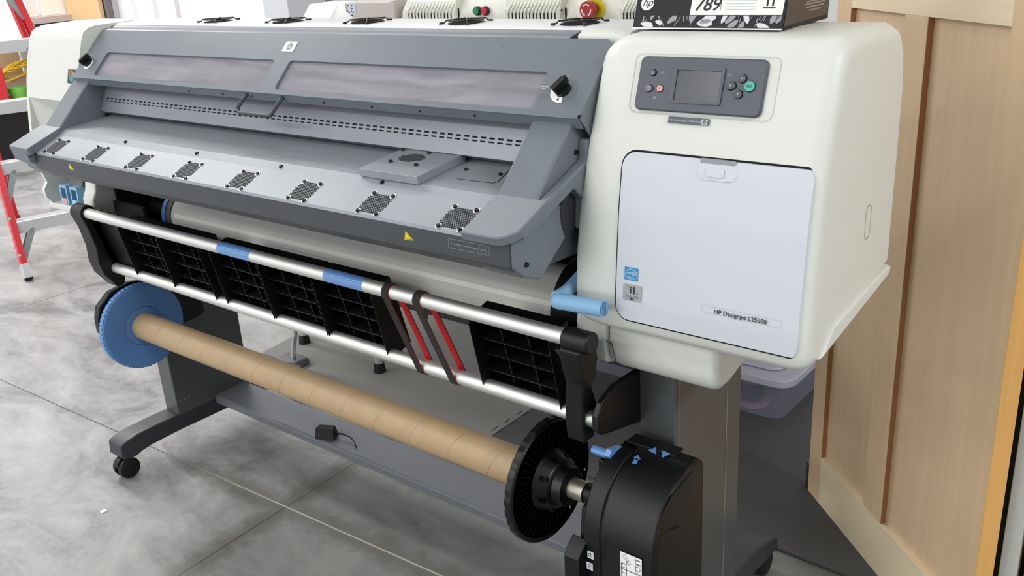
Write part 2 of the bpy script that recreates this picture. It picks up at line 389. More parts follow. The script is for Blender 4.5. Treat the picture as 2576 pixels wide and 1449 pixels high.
# door
def door_rows(x0, x1, z0, z1, r, grow=0):
    x0 -= grow; x1 += grow; z0 -= grow; z1 += grow; r += grow; zs = []
    for i in range(9): zs.append(z0 + r * (1 - math.cos(PI / 2 * i / 8)))
    for i in range(1, 24): zs.append(z0 + r + (z1 - z0 - 2 * r) * i / 24)
    for i in range(9): zs.append(z1 - r + r * math.sin(PI / 2 * i / 8))
    out = []
    for z in zs:
        d = max(0, z0 + r - z, z - z1 + r); out.append((z, x0 + r - math.sqrt(max(0, r * r - d * d)), x1 - (.010 - math.sqrt(max(0, 1e-4 - min(.01, d * .01 / r) ** 2)))))
    return out
mb = MB(); mb.rows([(z, a, b - .0052) for z, a, b in door_rows(-.812, -.490, .946, 1.229, .024, .0032)], fy, -.01, .0006); mb.build('door_gap', MSLOT, RC)
mb = MB(); mb.rows(door_rows(-.812, -.490, .946, 1.229, .024), fy, -.012, .0032)
DR = mb.build('cabinet_door', MD, PR, bevel=.003, seg=3)
Ft = sfr(0, 1.213, .0034)
ul, _ = Ft.px(1757, 415); ur, _ = Ft.px(1856, 425)
mb = MB(); uc = (ul + ur) / 2                         # finger latch moulded into the door's top edge
mb.plate(Ft, rr(uc - .033, uc + .033, -.016, .0155, .012), -.004, .0008); mb.build('latch_recess', MD, DR, bevel=.0012, seg=2)
mb = MB(); mb.plate(Ft, rr(uc - .030, uc + .030, .010, .0175, .003), .0008, .0014, 0); mb.plate(Ft, rr(uc - .0165, uc + .0125, -.010, .004, .004), .0008, .003, 1)
mb.build('latch_tab', [mat('latch_shadow', (148, 152, 158), .6), MD], DR, bevel=.0008)
def sticker(name, mbf, mats, label=None, parent=DR):
    m_ = MB(); mbf(m_); o = m_.build(name, mats, parent)
    if label: o['label'] = label
    return o
def es(m_):
    F = sfr(0, 1.018, .0034); a = F.px(1572, 670); b = F.px(1605, 709); w = b[0] - a[0]; h = a[1] - b[1]; cx = (a[0] + b[0]) / 2; cy = (a[1] + b[1]) / 2
    m_.plate(F, [(cx - w / 2, cy - h / 2), (cx + w / 2, cy - h / 2), (cx + w / 2, cy + h / 2), (cx - w / 2, cy + h / 2)], 0, .0003, 0)
    by = cy - h * .24
    stroke(m_, F, [(cx - w * .46, by), (cx + w * .46, by)], .0005, .0005, 1)
    stroke(m_, F, [(cx + w * .45 * math.cos(t), by + h * .08 + h * .55 * math.sin(t)) for t in [PI * i / 14 for i in range(15)]], .0007, .0005, 1)
    text(m_, F, 'energy', cx - w * .06, cy + h * .08, h * .24, .0005, 1, shear=.3)
    text(m_, F, 'ENERGY STAR', cx, cy - h * .37, h * .13, .0005, 1)
    st = [(cx + w * .26 + (w * .2 if i % 2 == 0 else w * .08) * math.sin(PI * i / 5), cy + h * .1 + (w * .2 if i % 2 == 0 else w * .08) * math.cos(PI * i / 5)) for i in range(10)]
    stroke(m_, F, st, .0006, .0005, 1, True)
sticker('energy_sticker', es, [MESBLUE, MWHITE], 'blue square sticker with a white star and arc')
def i1(m_):
    F = sfr(0, .985, .0034); a = F.px(1568, 712); b = F.px(1614, 763); x0, x1, y0, y1 = a[0], b[0], b[1], a[1]; w = x1 - x0; h = y1 - y0; cx = (x0 + x1) / 2; cy = (y0 + y1) / 2
    m_.plate(F, rr(x0, x1, y0, y1, .003), 0, .0003, 0)
    text(m_, F, 'i1', cx + .001, cy + h * .16, h * .62, .0005, 1, thick=.0006)
    stroke(m_, F, [(cx + w * .32 * math.cos(t) * .9 - w * .1 * math.sin(t), cy + h * .18 + h * .16 * math.sin(t) - h * .14 * math.cos(t)) for t in [2 * PI * i / 26 for i in range(26)]], .0003, .0004, 1, True)
    text(m_, F, 'COLOR', cx, cy - h * .24, h * .2, .0005, 1, sx=1.15)
    flat(m_, F, rr(cx - .0035, cx + .0035, cy - h * .43, cy - h * .33, .0005), .0004, 1); text(m_, F, 'hp', cx, cy - h * .375, h * .1, .0006, 0, shear=.3)
sticker('colour_sticker', i1, [MSILV, MBLK], 'silver square sticker with black letters')
def nm(m_):
    F = sfr(0, .962, .0034); a = F.px(1794, 783); b = F.px(1931, 812); w = b[0] - a[0]
    text(m_, F, 'HP Designjet L25500', (a[0] + b[0]) / 2, (a[1] + b[1]) / 2, w * .1135, .0005, 0, thick=.00012)
sticker('model_lettering', nm, [MBLK, MSILV])
def nameplate(m_):
    F = sfr(0, .962, .0033); c = F.px(1766, 766); e = F.px(1962, 826); x0, x1 = c[0], e[0]; y1 = F.px(1766, 766)[1]; y0 = e[1]
    stroke(m_, F, [(x0, y0), (x1, y0), (x1, y1), (x0, y1)], .0003, .0003, 0, True)
sticker('name_strip', nameplate, [MSILV])

# --- control panel
F = sfr(0, 1.338, .0006)
def corners(*p): return [F.px(*q) for q in p]
bez = corners((1606, 137), (1972, 142), (1937, 306), (1577, 280))
u0 = (bez[0][0] + bez[3][0]) / 2; u1 = (bez[1][0] + bez[2][0]) / 2; v0 = (bez[2][1] + bez[3][1]) / 2; v1 = (bez[0][1] + bez[1][1]) / 2
CP = None
mb = MB(); stroke(mb, F, rr(u0, u1, v0, v1, .012), .0009, .0004, 0, True)
mb.build('panel_seam', mat('bezel_seam', (196, 198, 190), .6), RC)
pc = corners((1622, 143), (1942, 150), (1912, 297), (1594, 276))
pu0 = (pc[0][0] + pc[3][0]) / 2; pu1 = (pc[1][0] + pc[2][0]) / 2; pv0 = (pc[2][1] + pc[3][1]) / 2; pv1 = (pc[0][1] + pc[1][1]) / 2
mb = MB(); mb.plate(F, rr(pu0, pu1, pv0, pv1, .010), -.002, .006)
CP = mb.build('control_panel', MPANEL, PR, bevel=.003, seg=3)
D = .0062
def at(x, y, d=D): return F.px(x, y, d)
s0, s1, s2, s3 = at(1708, 178), at(1818, 178), at(1805, 260), at(1692, 251)
su0 = (s0[0] + s3[0]) / 2; su1 = (s1[0] + s2[0]) / 2; sv0 = (s2[1] + s3[1]) / 2; sv1 = (s0[1] + s1[1]) / 2
mb = MB(); holes_plate(mb, F, rr(su0 - .008, su1 + .005, sv0 - .004, sv1 + .006, .003), [[(su0, sv0), (su1, sv0), (su1, sv1), (su0, sv1)]], .006, .0085)
mb.build('screen_frame', MPANEL, CP, bevel=.0008)
mb = MB(); flat(mb, F, [(su0, sv0), (su1, sv0), (su1, sv1), (su0, sv1)], .0064); mb.build('screen', MSCREEN, CP)
def button(px, py, ru, rv, m, mark=None, ink=MGP, name='button', rad=None):
    u, v = at(px, py); mb = MB()
    mb.plate(F, circ(u, v, ru + .0009, 24, rv + .0009), .0055, .0064, 1); mb.plate(F, circ(u, v, ru, 24, rv), .006, .0092, 0)
    if mark: mark(mb, u, v)
    return mb.build(name, [m, MSLOT, ink], CP, bevel=.0006, seg=2)
DT = .0096
def tri(s):
    return lambda mb, u, v: flat(mb, F, [(u - .0013, v - .001 * s), (u + .0013, v - .001 * s), (u, v + .0014 * s)][::s], DT, 2)
button(1869, 198, .0062, .0062, MBTN, tri(1)); button(1858, 238, .0062, .0062, MBTN, tri(-1))
button(1839, 216, .0085, .0062, MBTN, lambda mb, u, v: stroke(mb, F, [(u - .002, v + .001), (u + .0006, v + .001), (u + .0016, v), (u + .0006, v - .0014), (u - .001, v - .0014)], .0008, DT, 2))
button(1887, 218, .0078, .0078, MGREEN, lambda mb, u, v: text(mb, F, 'OK', u, v, .0062, DT, 2), MBLK)['label'] = 'round teal button'
button(1644, 183, .0052, .0052, MBTN, lambda mb, u, v: stroke(mb, F, circ(u, v, .0024, 12), .0006, DT, 2, True))
button(1633, 222, .0068, .0055, mat('button_grey', (104, 110, 118), .4), lambda mb, u, v: stroke(mb, F, rr(u - .002, u + .002, v - .0025, v + .0025, .0005, 1), .0006, DT, 2, True))
button(1661, 223, .0050, .0050, MPINK, lambda mb, u, v: (stroke(mb, F, [(u - .002, v - .002), (u + .002, v + .002)], .0005, DT, 2), stroke(mb, F, [(u - .002, v + .002), (u + .002, v - .002)], .0005, DT, 2)), MRED)['label'] = 'round pink button'
for px, py, r_, n_ in ((1834, 189, .0022, 8), (1666, 184, .002, 7), (1646, 245, .0018, 10)):
    mb = MB(); u, v = at(px, py); stroke(mb, F, circ(u, v, r_, 10)[:n_], .0006, D, 0, n_ == 10); mb.build('panel_symbol', MGP, CP)
mb = MB(); u, v = at(1634, 244); flat(mb, F, circ(u, v, .001, 10), D); mb.build('indicator_light', MSLOT, CP)
mb = MB(); a = F.px(1678, 293); b = F.px(1788, 314); c = F.px(1675, 310); e = F.px(1790, 300)
cx = (a[0] + b[0] + c[0] + e[0]) / 4; cy = (a[1] + b[1] + c[1] + e[1]) / 4; w = .0355; h = .0052
G = Frame(F.pt(cx, cy), F.u, F.v)
mb.plate(G, rr(-w, w, -h, h, .0012), 0, .0006, 0); text(mb, G, 'www.hp.com/go/L25500/solutions', -w * .95, 0, .0043, .0008, 1, 'LEFT')
flat(mb, G, rr(w * .64, w * .93, -h * .75, h * .75, .0006), .0008, 1); hp_logo(mb, G, w * .785, 0, h * .62, .001, 0, 1)
mb.build('web_address_plate', [MPANEL, MGP], RC)

# --- lower right tub and white wing below the cabinet
mb = MB(); mb.prismX([(1.305, .905), (1.298, .85), (1.303, .822), (1.325, .806), (1.36, .808), (1.58, .87), (1.58, .96), (1.305, .96)], -.880, -.655)
LT = mb.build('lower_tub', MW, PR, bevel=.018, seg=4)
mb = MB(); f = Frame((0, 1.298, .85), (1, 0, 0), (0, .127, 1)); g = Frame((0, 1.298, .85), (1, 0, 0), (0, -.18, 1))
stroke(mb, f, [f.px(*q) for q in ((1522, 830), (1524, 857), (1535, 861), (1541, 869), (1542, 874))], .0014, .0012); a = f.px(1542, 874)
stroke(mb, f, [a, (a[0] + .001, 0)], .0014, .0012); stroke(mb, g, [(a[0] + .001, 0), (a[0] + .003, -.026)], .0014, .0012)
mb.build('tub_seam', MSLOT, LT)
mb = MB(); mb.prismX([(1.325, .925), (1.30, .90), (1.294, .86), (1.302, .815), (1.36, .795), (1.50, .84), (1.50, .93)], -.945, -.878); mb.build('white_wing', MW, PR, bevel=.006, seg=3)

# --- left cabinet: hooded top, side wall, cartridge bay
WALLP = [(1.251, 1.13), (1.2425, 1.05), (1.245, .986), (1.257, .942), (1.243, .923), (1.243, .899), (1.272, .858), (1.61, .92)]
UP = [(1.2625, 1.20), (1.276, 1.26), (1.292, 1.315), (1.311, 1.37), (1.322, 1.392), (1.338, 1.402), (1.36, 1.407), (1.45, 1.410), (1.54, 1.408), (1.575, 1.395), (1.60, 1.36), (1.612, 1.30)]
mb = MB(); mb.loft(WALLP[::-1] + UP, [(-2.985 + .05 * a, .05 * b) for a, b in RS] + [(-2.93, 0)])
mb.prismX([(1.2625, 1.205)] + UP[1:] + [(1.612, 1.205)], -2.932, XL)
LC = mb.build('left_cabinet', MW, PR, ang=40)
mb = MB()
mb.add([(-2.93, 1.264, 1.206), (-2.63, 1.264, 1.206), (-2.63, 1.275, 1.21), (-2.93, 1.275, 1.21), (-2.75, 1.42, 1.05), (-2.63, 1.42, 1.05), (-2.93, 1.29, .97), (-2.63, 1.42, .96), (-2.75, 1.42, .96)],
       [(0, 1, 5, 4), (0, 4, 8, 6), (4, 5, 7, 8)]); mb.build('recess_shell', MW, LC)
mb = MB(); mb.prismX([(1.30, 1.10), (1.298, 1.16), (1.44, 1.16), (1.44, 1.10)], -2.80, -2.74); mb.build('recess_slot', MSLOT, LC)
mb = MB(); mb.prismX([(1.262, .875), (1.262, .856), (1.28, .85), (1.50, .90), (1.50, .915)], -2.962, -2.70); mb.build('bay_sill', MW, LC, bevel=.004, seg=3)
mb = MB(); mb.prismX([(1.28, 1.02), (1.268, .975), (1.262, .945), (1.249, .92), (1.25, .895), (1.262, .862), (1.50, .90), (1.50, 1.02)], -2.705, -2.645)
mb.build('bay_divider', MW, LC, bevel=.006, seg=3)
mb = MB(); mb.box(-2.945, -2.66, 1.47, 1.49, .87, 1.06); mb.build('bay_back', MBK, LC)
mb = MB(); mb.prismX([(1.285, .935), (1.30, .985), (1.36, .985), (1.36, .935)], -2.86, -2.77); mb.build('cartridge_shelf', MLEG, LC, bevel=.003)
for i, (a, b, mk) in enumerate(((150, 463, MPINK), (176, 468, mat('tab_cyan', (150, 205, 222), .4)))):
    F = Frame((0, 1.272, .9), (1, 0, 0), (0, .03, 1)); p = F.px(a, b); q = F.px(a + 24, b + 52)
    x0 = p[0]; x1 = x0 + .046; z1 = p[1]; z0 = z1 - .073
    mb = MB(); holes_plate(mb, F, rr(x0, x1, z0, z1, .006), [rr(x0 + .008, x1 - .008, z0 + .030, z1 - .009, .002)], -.11, .004)
    c = mb.build('service_cartridge', MLB, PR, bevel=.0015)
    c['label'] = 'pale blue cartridge handle with a ' + ('pink' if i == 0 else 'pale cyan') + ' tab'
    mb = MB(); mb.plate(F, rr(x0 + .009, x1 - .009, z0 + .012, z0 + .032, .006), .003, .0062); flat(mb, F, circ((x0 + x1) / 2, z0 + .02, .002), .0066, 1); mb.build('tab', [mk, MBLK], c, bevel=.001)
# picture sticker half hidden beside the hood
F = Frame((0, fy(1.29), 1.29), (1, 0, 0), (0, .32, 1)); F.o = F.o + F.n * .002
mb = MB(); a = F.px(172, 174); b = F.px(205, 212)
mb.plate(F, [(a[0], b[1]), (b[0] + .02, b[1]), (b[0] + .02, a[1]), (a[0], a[1])], -.001, .0004, 0)
for k, (du, dv, r, mi) in enumerate(((.018, .028, .012, 1), (.014, .016, .008, 2), (.026, .012, .009, 3), (.03, .026, .006, 4))):
    flat(mb, F, circ(a[0] + du, b[1] + dv, r, 12), .0006 + k * .0001, mi)
mb.build('picture_sticker', [mat('st_dark', (52, 60, 62), .5), mat('st_rose', (150, 92, 84), .5), mat('st_green', (74, 130, 84), .5), mat('st_teal', (90, 150, 160), .5), mat('st_gold', (176, 140, 80), .5)], LC)

# --- top cover with five fan guards
mb = MB(); mb.prismX([(1.418, 1.395), (1.42, 1.403), (1.43, 1.407), (1.54, 1.410), (1.575, 1.395), (1.60, 1.36), (1.61, 1.30), (1.61, 1.0), (1.56, 1.0), (1.56, 1.38)], XL - .02, XR + .02)
TC = mb.build('top_cover', mat('cover_white', (226, 228, 230), .35), PR, bevel=.002)
mb = MB(); mb.prismX([(1.372, 1.386), (1.38, 1.3935), (1.392, 1.3965), (1.402, 1.3955), (1.408, 1.400), (1.418, 1.4025), (1.418, 1.385)], XL, -.995); mb.build('hinge_strip', MG, PR, ang=50)
mb = MB(); mb.prismX([(1.386, 1.38), (1.388, 1.397), (1.40, 1.4035), (1.44, 1.408), (1.44, 1.38)], -.985, XR + .03); mb.build('cover_end', MW, PR, bevel=.004, seg=3)
mb = MB(); mb.prismX([(1.365, 1.38), (1.39, 1.396), (1.425, 1.402), (1.425, 1.38)], -.996, -.984); mb.build('end_gap', MSLOT, PR)
guard = None
for (px, py) in ((530, 58), (705, 60), (905, 63), (1153, 65), (1440, 67)):
    c = atZ(px, py, 1.4085); c.y = 1.475; d = ray(px, py); c.x = d.x / d.y * c.y * .985
    c = Vector((c.x, 1.478, 1.4085))
    if guard is None:
        mb = MB()
        mb.cyl(c + Vector((0, 0, -.001)), c + Vector((0, 0, .001)), .038, seg=32, m=1)
        for r in (.038, .031, .024, .017, .010): mb.tube([c + Vector((r * math.cos(t), r * math.sin(t), .006)) for t in [2 * PI * i / 28 for i in range(28)]], .0013, 6, 0, True)
        for k in range(4):
            t = PI / 4 + k * PI / 2; e = Vector((math.cos(t), math.sin(t), 0))
            mb.tube([c + e * .008 + Vector((0, 0, .0075)), c + e * .040 + Vector((0, 0, .0075)), c + e * .045 + Vector((0, 0, .003)), c + e * .050 + Vector((0, 0, .002))], .0015, 6)
            mb.cyl(c + e * .052, c + e * .052 + Vector((0, 0, .004)), .005, .0035, seg=12)
        guard = mb.build('fan_guard', [MSC, MSLOT], TC, loc=c)
    else: dup(guard, TC, c)

# --- hood: slanted front cover with two panes
HB, HT = Vector((0, 1.262, 1.276)), Vector((0, 1.376, 1.393)); HL = (HT - HB).length
HX0, HX1 = -2.63, -.897
F = Frame(HB, (1, 0, 0), HT - HB)
def hrect(*p):
    q = [F.px(*a) for a in p]; return (q[0][0] + q[3][0]) / 2, (q[1][0] + q[2][0]) / 2, (q[2][1] + q[3][1]) / 2, (q[0][1] + q[1][1]) / 2
w1 = hrect((262, 131), (692, 150), (653, 222), (243, 188)); w2 = hrect((727, 152), (1381, 181), (1338, 277), (692, 223))
mb = MB()
outer = [(HX0, .004), (HX0 + .004, 0), (HX1 - .004, 0), (HX1, .004), (HX1, HL - .012), (HX1 - .012, HL), (HX0 + .014, HL), (HX0, HL - .014)]
holes_plate(mb, F, outer, [rr(*w1, .010), rr(*w2, .010)], -.006, 0)
mb.prism([F.pt(HX1 - .003, .001, -.0005), F.pt(HX1 - .003, -.002, -.052), F.pt(HX1 - .003, HL - .012, -.036), F.pt(HX1 - .003, HL - .012, -.0005)], F.u * .0036)
mb.add([F.pt(HX0, .0, 0), F.pt(HX0, 0, -.05), F.pt(HX0, HL, -.036), F.pt(HX0, HL, 0)], [(0, 1, 2, 3)])
mb.add([F.pt(HX0, 0, -.004), F.pt(HX1, 0, -.004), F.pt(HX1, -.004, -.024), F.pt(HX0, -.004, -.024), F.pt(HX0, 0.004, -.03), F.pt(HX1, .004, -.03)], [(0, 1, 2, 3), (3, 2, 5, 4)])
HD = mb.build('front_hood', MG, PR, ang=40)
for w_ in (w1, w2):
    mb = MB(); mb.plate(F, rr(w_[0] - .004, w_[1] + .004, w_[2] - .004, w_[3] + .004, .012), -.0095, -.0062); mb.build('viewing_pane', MPANE, HD)
mb = MB(); stroke(mb, F, rr(w1[0] - .0008, w1[1] + .0008, w1[2] - .0008, w1[3] + .0008, .0105), .0012, -.0015, 0, True); stroke(mb, F, rr(w2[0] - .0008, w2[1] + .0008, w2[2] - .0008, w2[3] + .0008, .0105), .0012, -.0015, 0, True)
mb.build('pane_gasket', MSLOT, HD)
mb = MB()
mb.add([F.pt(HX0 + .02, .004, -.10), F.pt(HX1 - .02, .004, -.10), F.pt(HX1 - .02, HL - .01, -.06), F.pt(HX0 + .02, HL - .01, -.06)], [(0, 1, 2, 3)], 0)
mb.cyl(F.pt(HX0 + .02, .055, -.05), F.pt(HX1 - .02, .055, -.05), .012, m=1); mb.obox(F.pt(-1.76, .025, -.05), F.u * .84, F.v * .006, F.n * .006, 2)
mb.obox(F.pt(-1.76, .085, -.06), F.u * .84, F.v * .005, F.n * .01, 2)
mb.build('carriage_rail', [mat('interior_grey', (96, 98, 106), .6), MAL, MDG], PR)
def knob(px, py, right):
    u, v = F.px(px, py); mb = MB()
    if right:
        mb.plate(F, circ(u + .002, v, .0235, 36), 0, .0008, 2)
        arc = [(u + r * math.cos(t), v + r * math.sin(t)) for r, ts in ((.0255, range(0, 11)), (.0135, range(10, -1, -1))) for t in [math.radians(168 + 118 * k / 10) for k in ts]]
        mb.plate(F, arc, .0008, .0012, 1)
        for t in (185, 262):
            a = math.radians(t); cu, cv = u + .0195 * math.cos(a), v + .0195 * math.sin(a)
            flat(mb, F, [(cu - .002, cv - .002), (cu + .002, cv - .002), (cu + .002, cv + .001), (cu - .002, cv + .001)], .0014, 3); stroke(mb, F, [(cu - .0013, cv + .001), (cu - .0013, cv + .003), (cu + .0013, cv + .003), (cu + .0013, cv + .001)], .0006, .0014, 3)
        for k in range(2): text(mb, F, ('HEATERS', 'OFF')[k], u - .043, v + .006 - k * .005, .0045, .0004, 1)
    else:
        mb.plate(F, circ(u + .003, v - .004, .017, 30), 0, .0012, 1)
    mb.plate(F, circ(u, v, .0145, 28), .001, .009, 0)
    p = [F.pt(u + a * .0145 * math.cos(-.5) - b * .0145 * math.sin(-.5), v + a * .0145 * math.sin(-.5) + b * .0145 * math.cos(-.5), d) for d in (.009, .024) for a, b in ((-.35, -1), (.35, -1), (.35, .7), (0, 1.25), (-.35, .7))]
    mb.add(p, [(0, 1, 2, 3, 4), (9, 8, 7, 6, 5)] + [(i, (i + 1) % 5, 5 + (i + 1) % 5, 5 + i) for i in range(5)])
    mb.build('latch_knob', [MB_, MWHITE, MG, MBLK], HD, bevel=.0012, seg=2)
knob(1418, 228, True); knob(224, 158, False)
mb = MB(); lg = [F.px(*q) for q in ((717, 107), (749, 107), (741, 129), (711, 128))]; cx = sum(p[0] for p in lg) / 4; cy = sum(p[1] for p in lg) / 4
mb.plate(F, rr(cx - .020, cx + .020, cy - .0135, cy + .0135, .003), 0, .0012, 0)
hp_logo(mb, F, cx, cy, .0095, .0014, 1, 0); mb.build('maker_badge', [MWHITE, mat('badge_grey', (120, 126, 132), .4)], HD)
RV = None
for q, r_ in [(F.pt(F.px(px, 195 + (px - 181) * .083 + 10)[0], -.002, -.014), .003) for px in (460, 545, 620, 800, 920, 1042, 1180)] + [(F.pt(F.px(1458, 300)[0] - .002, .004, .001), .0035), (F.pt(HX1 - .24, HL - .02, 0), .0012)]:
    mb = MB(); mb.sphere(q, r_, seg=8, rings=5); mb.build('hood_rivet', MSC, HD, loc=q)
hl = atY(630, 246, 1.275).x; hr = atY(720, 256, 1.275).x; zb = atY(660, 289, 1.235).z
mb = MB()
path = [(hl, 1.272, 1.272), (hl - .001, 1.25, 1.256), (hl - .002, 1.238, zb + .010), (hl + .006, 1.234, zb + .001), (hl + .014, 1.233, zb), (hr - .016, 1.233, zb), (hr - .008, 1.234, zb + .001), (hr - .001, 1.238, zb + .010), (hr, 1.25, 1.256), (hr, 1.272, 1.272)]
mb.tube(path, .0048, 12); mb.build('lift_handle', MDG, HD, ang=60)

# --- perforated panel below the hood
PB, PT = Vector((0, 1.289, 1.182)), Vector((0, 1.325, 1.262)); F = Frame(PB, (1, 0, 0), PT - PB)
mb = MB(); mb.plate(F, [(-2.60, 0), (-.93, 0), (-.93, .10), (-2.60, .10)], -.003, 0, 0)
_, vt = F.px(900, 313); _, vb = F.px(900, 322)
ua, vt = F.px(1260, 351); _, vb = F.px(1260, 361)
pitch = .0213
for k in range(-4, 75):
    u = ua - pitch * k
    if -2.535 < u < -1.0:
        flat(mb, F, [(u - .0066, vt - .0019), (u + .0066, vt - .0019), (u + .0066, vt + .0019), (u - .0066, vt + .0019)], .0003, 1)
        flat(mb, F, [(u - .0066, vb - .0015), (u + .0066, vb - .0015), (u + .0066, vb + .0015), (u - .0066, vb + .0015)], .0003, 1)
mb.add([F.pt(-2.60, 0, -.003), F.pt(-.93, 0, -.003), F.pt(-.93, 0, -.03), F.pt(-2.6, 0, -.03)], [(0, 1, 2, 3)], 0)
mb.build('perforated_panel', [mat('panel_satin', (134, 139, 147), .3, metal=.3, bump=.03, bscale=500, var=.05), MSLOT], PR)

# --- drying tray
A, B_, U_, K = (1.09, 1.106), (1.157, 1.1385), (1.1765, 1.1508), (1.36, 1.172)
mb = MB(); mb.prismX([A, B_, U_, K, (1.36, 1.16), (1.19, 1.14), (1.157, 1.125), (1.10, 1.09), (1.088, 1.10)], -2.562, -1.001)
TR = mb.build('output_tray', MT, PR, ang=4)
mb = MB(); mb.prismX([(1.0895, 1.104), (1.0875, 1.060), (1.12, 1.036), (1.30, 1.03), (1.30, 1.12), (1.10, 1.10)], -2.575, -.921)
FC = mb.build('front_face', MDG, PR, bevel=.002, seg=2)
FS = Frame((0,) + A, (1, 0, 0), (0, B_[0] - A[0], B_[1] - A[1])); LS = math.hypot(B_[0] - A[0], B_[1] - A[1])
# screws: one of each, then copies
def screw_on(Fr, u, v, parent, washer, store={}):
    key = (round(Fr.n.y, 3), round(Fr.n.x, 3), washer); p = Fr.pt(u, v)
    if key not in store:
        mb = MB(); mb.cyl(p, p + Fr.n * .0035, .0048, .0036, seg=14); mb.cyl(p + Fr.n * .0035, p + Fr.n * .0038, .0018, seg=6, m=1)
        s = mb.build('screw', [MSC, MSLOT], parent, loc=p)
        if washer:
            mb = MB(); mb.cyl(p, p + Fr.n * .0008, .0068, seg=20); mb.build('washer', MWASH, s, loc=p)
        store[key] = s
    else:
        dup(store[key], parent, p)
vent = None
VC = [(143, 369), (242, 386), (351, 405), (475, 428), (614, 454), (768, 483), (947, 513), (1150, 551)]
us = [FS.px(*p) for p in VC]; step = (us[-1][0] - us[0][0]) / 7; vmean = sum(p[1] for p in us) / 8
def hexes(mb, Fr, u, v, hw, hh, d, cut=.72):
    p = .0046
    for j in range(-12, 13):
        for i in range(-12, 13):
            x = (i + .5 * (j % 2)) * p; y = j * p * .866
            if abs(x) < hw and abs(y) < hh and abs(x) / hw + abs(y) / hh < 1 + cut:
                flat(mb, Fr, circ(u + x, v + y, .00198, 6), d)
for k in range(8):
    u = us[0][0] + step * k
    if vent is None:
        mb = MB(); hexes(mb, FS, u, vmean, .031, .0265, .0004, .5); vent = mb.build('vent_grille', MSLOT, TR, loc=FS.pt(u, vmean))
    else: dup(vent, TR, FS.pt(u, vmean))
    for du, dv in ((-.025, -.0255), (.025, -.0255), (-.025, .0255), (.025, .0255)): screw_on(FS, u + du, vmean + dv, TR, True)
FU = Frame((0,) + B_, (1, 0, 0), (0, U_[0] - B_[0], U_[1] - B_[1]))
for p in ((318, 356), (497, 384), (708, 418), (963, 458)):
    u, v = FU.px(*p); screw_on(FU, u, .012, TR, False)
FK = Frame((0,) + U_, (1, 0, 0), (0, K[0] - U_[0], K[1] - U_[1]))
c = [FK.px(900, 424, .016), FK.px(1050, 444, .016), FK.px(1110, 388, .016)]
v0 = (c[0][1] + c[1][1]) / 2; mb = MB(); mb.plate(FK, [(c[0][0], v0), (c[1][0], v0), (c[1][0], .13), (c[0][0], .13)], .0, .016)
RP = mb.build('raised_plate', MT, TR, bevel=.0012)
G = Frame(FK.pt(0, 0, .0162), FK.u, FK.v); cu, cv = G.px(1036, 397)
mb = MB(); hexes(mb, G, cu, cv, .030, .022, .0002, .35); mb.build('vent_grille', MSLOT, RP)
for p in ((1014, 378), (1080, 386), (983, 407), (1047, 416)): u, v = G.px(*p); screw_on(G, u, v, RP, False)
for p in ((1173, 428), (1259, 440)): u, v = FK.px(*p); screw_on(FK, u, v, TR, False)
mb = MB(); q = [FK.px(*p) for p in ((1150, 450), (1240, 461), (1253, 457), (1282, 428))]; stroke(mb, FK, q, .0016, .0005); mb.build('tray_slit', MSLOT, TR)
# warning triangles and ruler label on the front face
FF = Frame((0, 1.0895, 1.104), (1, 0, 0), (0, .002, .044)); FF.v = Vector((0, .002, .044)).normalized(); FF.n = FF.u.cross(FF.v)
for tri_ in (((174, 411), (174, 424), (188, 430)), ((1020, 581), (1018, 603), (1041, 605))):
    mb = MB(); q = [FF.px(*p) for p in tri_]; mb.plate(FF, q, 0, .0004, 0)
    g = [(sum(p[0] for p in q) / 3, sum(p[1] for p in q) / 3)][0]; stroke(mb, FF, [(g[0] + (p[0] - g[0]) * .72, g[1] + (p[1] - g[1]) * .72) for p in q], .0007, .0006, 1, True)
    mb.build('warning_triangle', [MYEL, MBLK], FC)['label'] = 'yellow triangular warning sticker'
q = [FF.px(*p) for p in ((1124, 600), (1228, 618), (1234, 643), (1132, 624))]
x0 = (q[0][0] + q[3][0]) / 2; x1 = (q[1][0] + q[2][0]) / 2; z1 = (q[0][1] + q[1][1]) / 2; z0 = (q[2][1] + q[3][1]) / 2
mb = MB(); stroke(mb, FF, rr(x0, x1, z0, z1, .001, 1), .0006, .0004, 0, True); zm = (z0 + z1) / 2; w = x1 - x0
stroke(mb, FF, [(x0 + .006, zm), (x1 - .008, zm)], .0009, .0004, 0); stroke(mb, FF, [(x1 - .008, z0), (x1 - .008, z1)], .0006, .0004, 0)
for i in range(9): stroke(mb, FF, [(x0 + .006 + i * (w - .014) / 9, z0 + .002), (x0 + .006 + i * (w - .014) / 9, zm - .001)], .0005, .0004, 0)
for i in range(4): stroke(mb, FF, [(x0 + .006 + i * (w - .014) / 3.6, zm + .001), (x0 + .006 + i * (w - .014) / 3.6, z1 - .0015)], .0005, .0004, 0)
mb.build('ruler_label', mat('label_outline', (152, 158, 160), .5), FC)

